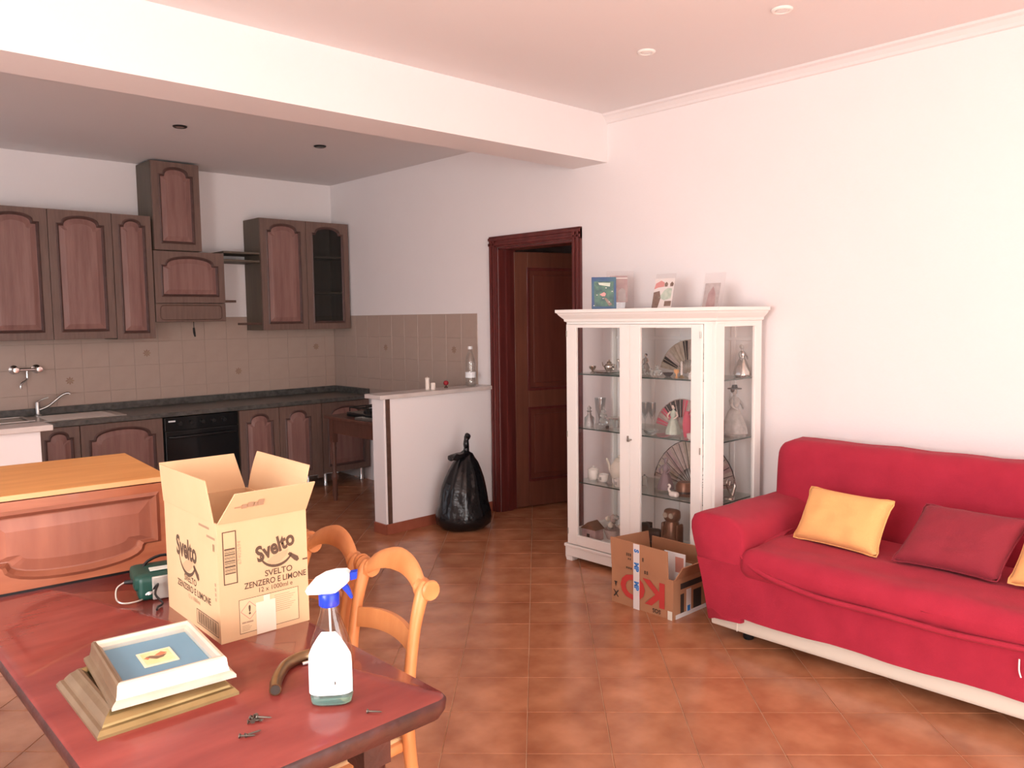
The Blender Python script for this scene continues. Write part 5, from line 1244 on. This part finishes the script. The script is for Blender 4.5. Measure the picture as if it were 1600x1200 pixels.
# gathers where the arm meets the seat
for k in range(3):
    o_ = k*.028
    MB().tube([(-.02-o_*2, SL-.175+o_*.2, .475), (-.18-o_, SL-.185-o_*.3, .470-o_*.2), (-.36, SL-.19-o_*.8, .455-o_*.4), (FXS-.004, SL-.20-o_*1.6, .42-o_*.9)], [.004, .010, .011, .004], n=8).build('fold', 'sofa_red', sf, smooth=70)
MB().tube([(FXS-.018, .795-OY, .300), (FXS-.020, .794-OY, .26), (FXS-.018, .788-OY, .235)], .0028, n=6).build('loose_thread', 'white_plastic', sf)

def cushion(label, bl, br, tl, m, thick=.055, seed=0, group=None):
    """square cushion given three corners (bottom left, bottom right, top left as seen from the room)"""
    bl, br, tl = Vector(bl), Vector(br), Vector(tl); u = br-bl; v = tl-bl; w_, h_ = u.length, v.length; n_ = u.cross(v).normalized()
    c = bl+u/2+v/2
    M_ = Matrix.Identity(4)
    for i, a in enumerate((u/w_, v/h_, n_)):
        for j in range(3): M_[j][i] = a[j]
    M_.translation = Vector((0, 0, 0))
    b = bmesh.new(); N_ = 22; g = {}
    for sd in (1, -1):
        for i in range(N_+1):
            for j in range(N_+1):
                a, d_ = -1+2*i/N_, -1+2*j/N_
                if sd == -1 and (i in (0, N_) or j in (0, N_)): g[(sd, i, j)] = g[(1, i, j)]; continue
                t_ = ((1-a**4)*(1-d_**4))**.55; pinch = 1-.05*(1-abs(a)**2)*(abs(d_)**3); pin2 = 1-.05*(1-abs(d_)**2)*(abs(a)**3)
                wv = .010*noise.noise(Vector((a*3+seed, d_*1.3, sd)))+.007*noise.noise(Vector((a*2+seed, d_*6, sd+3)))
                g[(sd, i, j)] = b.verts.new((a*w_/2*pin2, d_*h_/2*pinch, sd*(thick*t_+.002)+wv*t_))
    for sd in (1, -1):
        for i in range(N_):
            for j in range(N_): b.faces.new((g[(sd, i, j)], g[(sd, i+1, j)], g[(sd, i+1, j+1)], g[(sd, i, j+1)]))
    bmesh.ops.recalc_face_normals(b, faces=b.faces[:])
    o = MB().add(b, M_).build('cushion', m, None, smooth=75, loc=c); tag(o, label, 'cushion', group)
    ln = [(-w_/2, -h_/2), (w_/2, -h_/2), (w_/2, h_/2), (-w_/2, h_/2)]; pp = []
    for (a, b_) in zip(ln, ln[1:]+ln[:1]):
        for k in range(6):
            s_ = k/6; x_, y_ = a[0]+(b_[0]-a[0])*s_, a[1]+(b_[1]-a[1])*s_
            A, D_ = x_/(w_/2), y_/(h_/2); x_ *= 1-.05*(1-abs(D_)**2)*(abs(A)**3); y_ *= 1-.05*(1-abs(A)**2)*(abs(D_)**3); pp.append(M_ @ Vector((x_, y_, 0)))
    MB().tube(pp, .0035, n=6, sub=2, closed=True).build('piping', m, o, smooth=60)
    return o
cushion('plump yellow-orange cushion leaning in the sofa corner by the arm', (3.505, 1.815, .480), (3.455, 1.410, .480), (3.645, 1.800, .700), 'cushion_yellow', seed=1)
cushion('dark red cushion leaning in the middle of the red sofa', (3.455, 1.345, .482), (3.460, .950, .478), (3.645, 1.280, .700), 'cushion_red', seed=4)
cushion('yellow-orange cushion beside the dark red one near the other arm', (3.47, .915, .480), (3.45, .52, .480), (3.62, .885, .70), 'cushion_yellow', seed=8)

# ------------------------------------------------------------------ window frames of the openings the light comes through
def win(name, axis, c0, c1, z0, z1, pos_):
    t = thing(name, None, None); t['kind'] = 'structure'
    fr = .06
    bars_ = [(c0, c1, z0, z0+fr), (c0, c1, z1-fr, z1), (c0, c0+fr, z0+fr, z1-fr), (c1-fr, c1, z0+fr, z1-fr), ((c0+c1)/2-.03, (c0+c1)/2+.03, z0+fr, z1-fr)]
    for a in bars_:
        if axis == 'x': box('frame_bar', 'white_paint', t, pos_-.03, pos_+.03, a[0], a[1], a[2], a[3])
        else: box('frame_bar', 'white_paint', t, a[0], a[1], pos_-.03, pos_+.03, a[2], a[3])
win('window_1', 'x', .2, 1.8, 1.0, 2.3, XL-.06); win('window_2', 'x', 5.25, 6.15, .4, 2.2, XL-.06); win('window_3', 'y', -.35, 2.15, 0, 2.25, YF-.06)
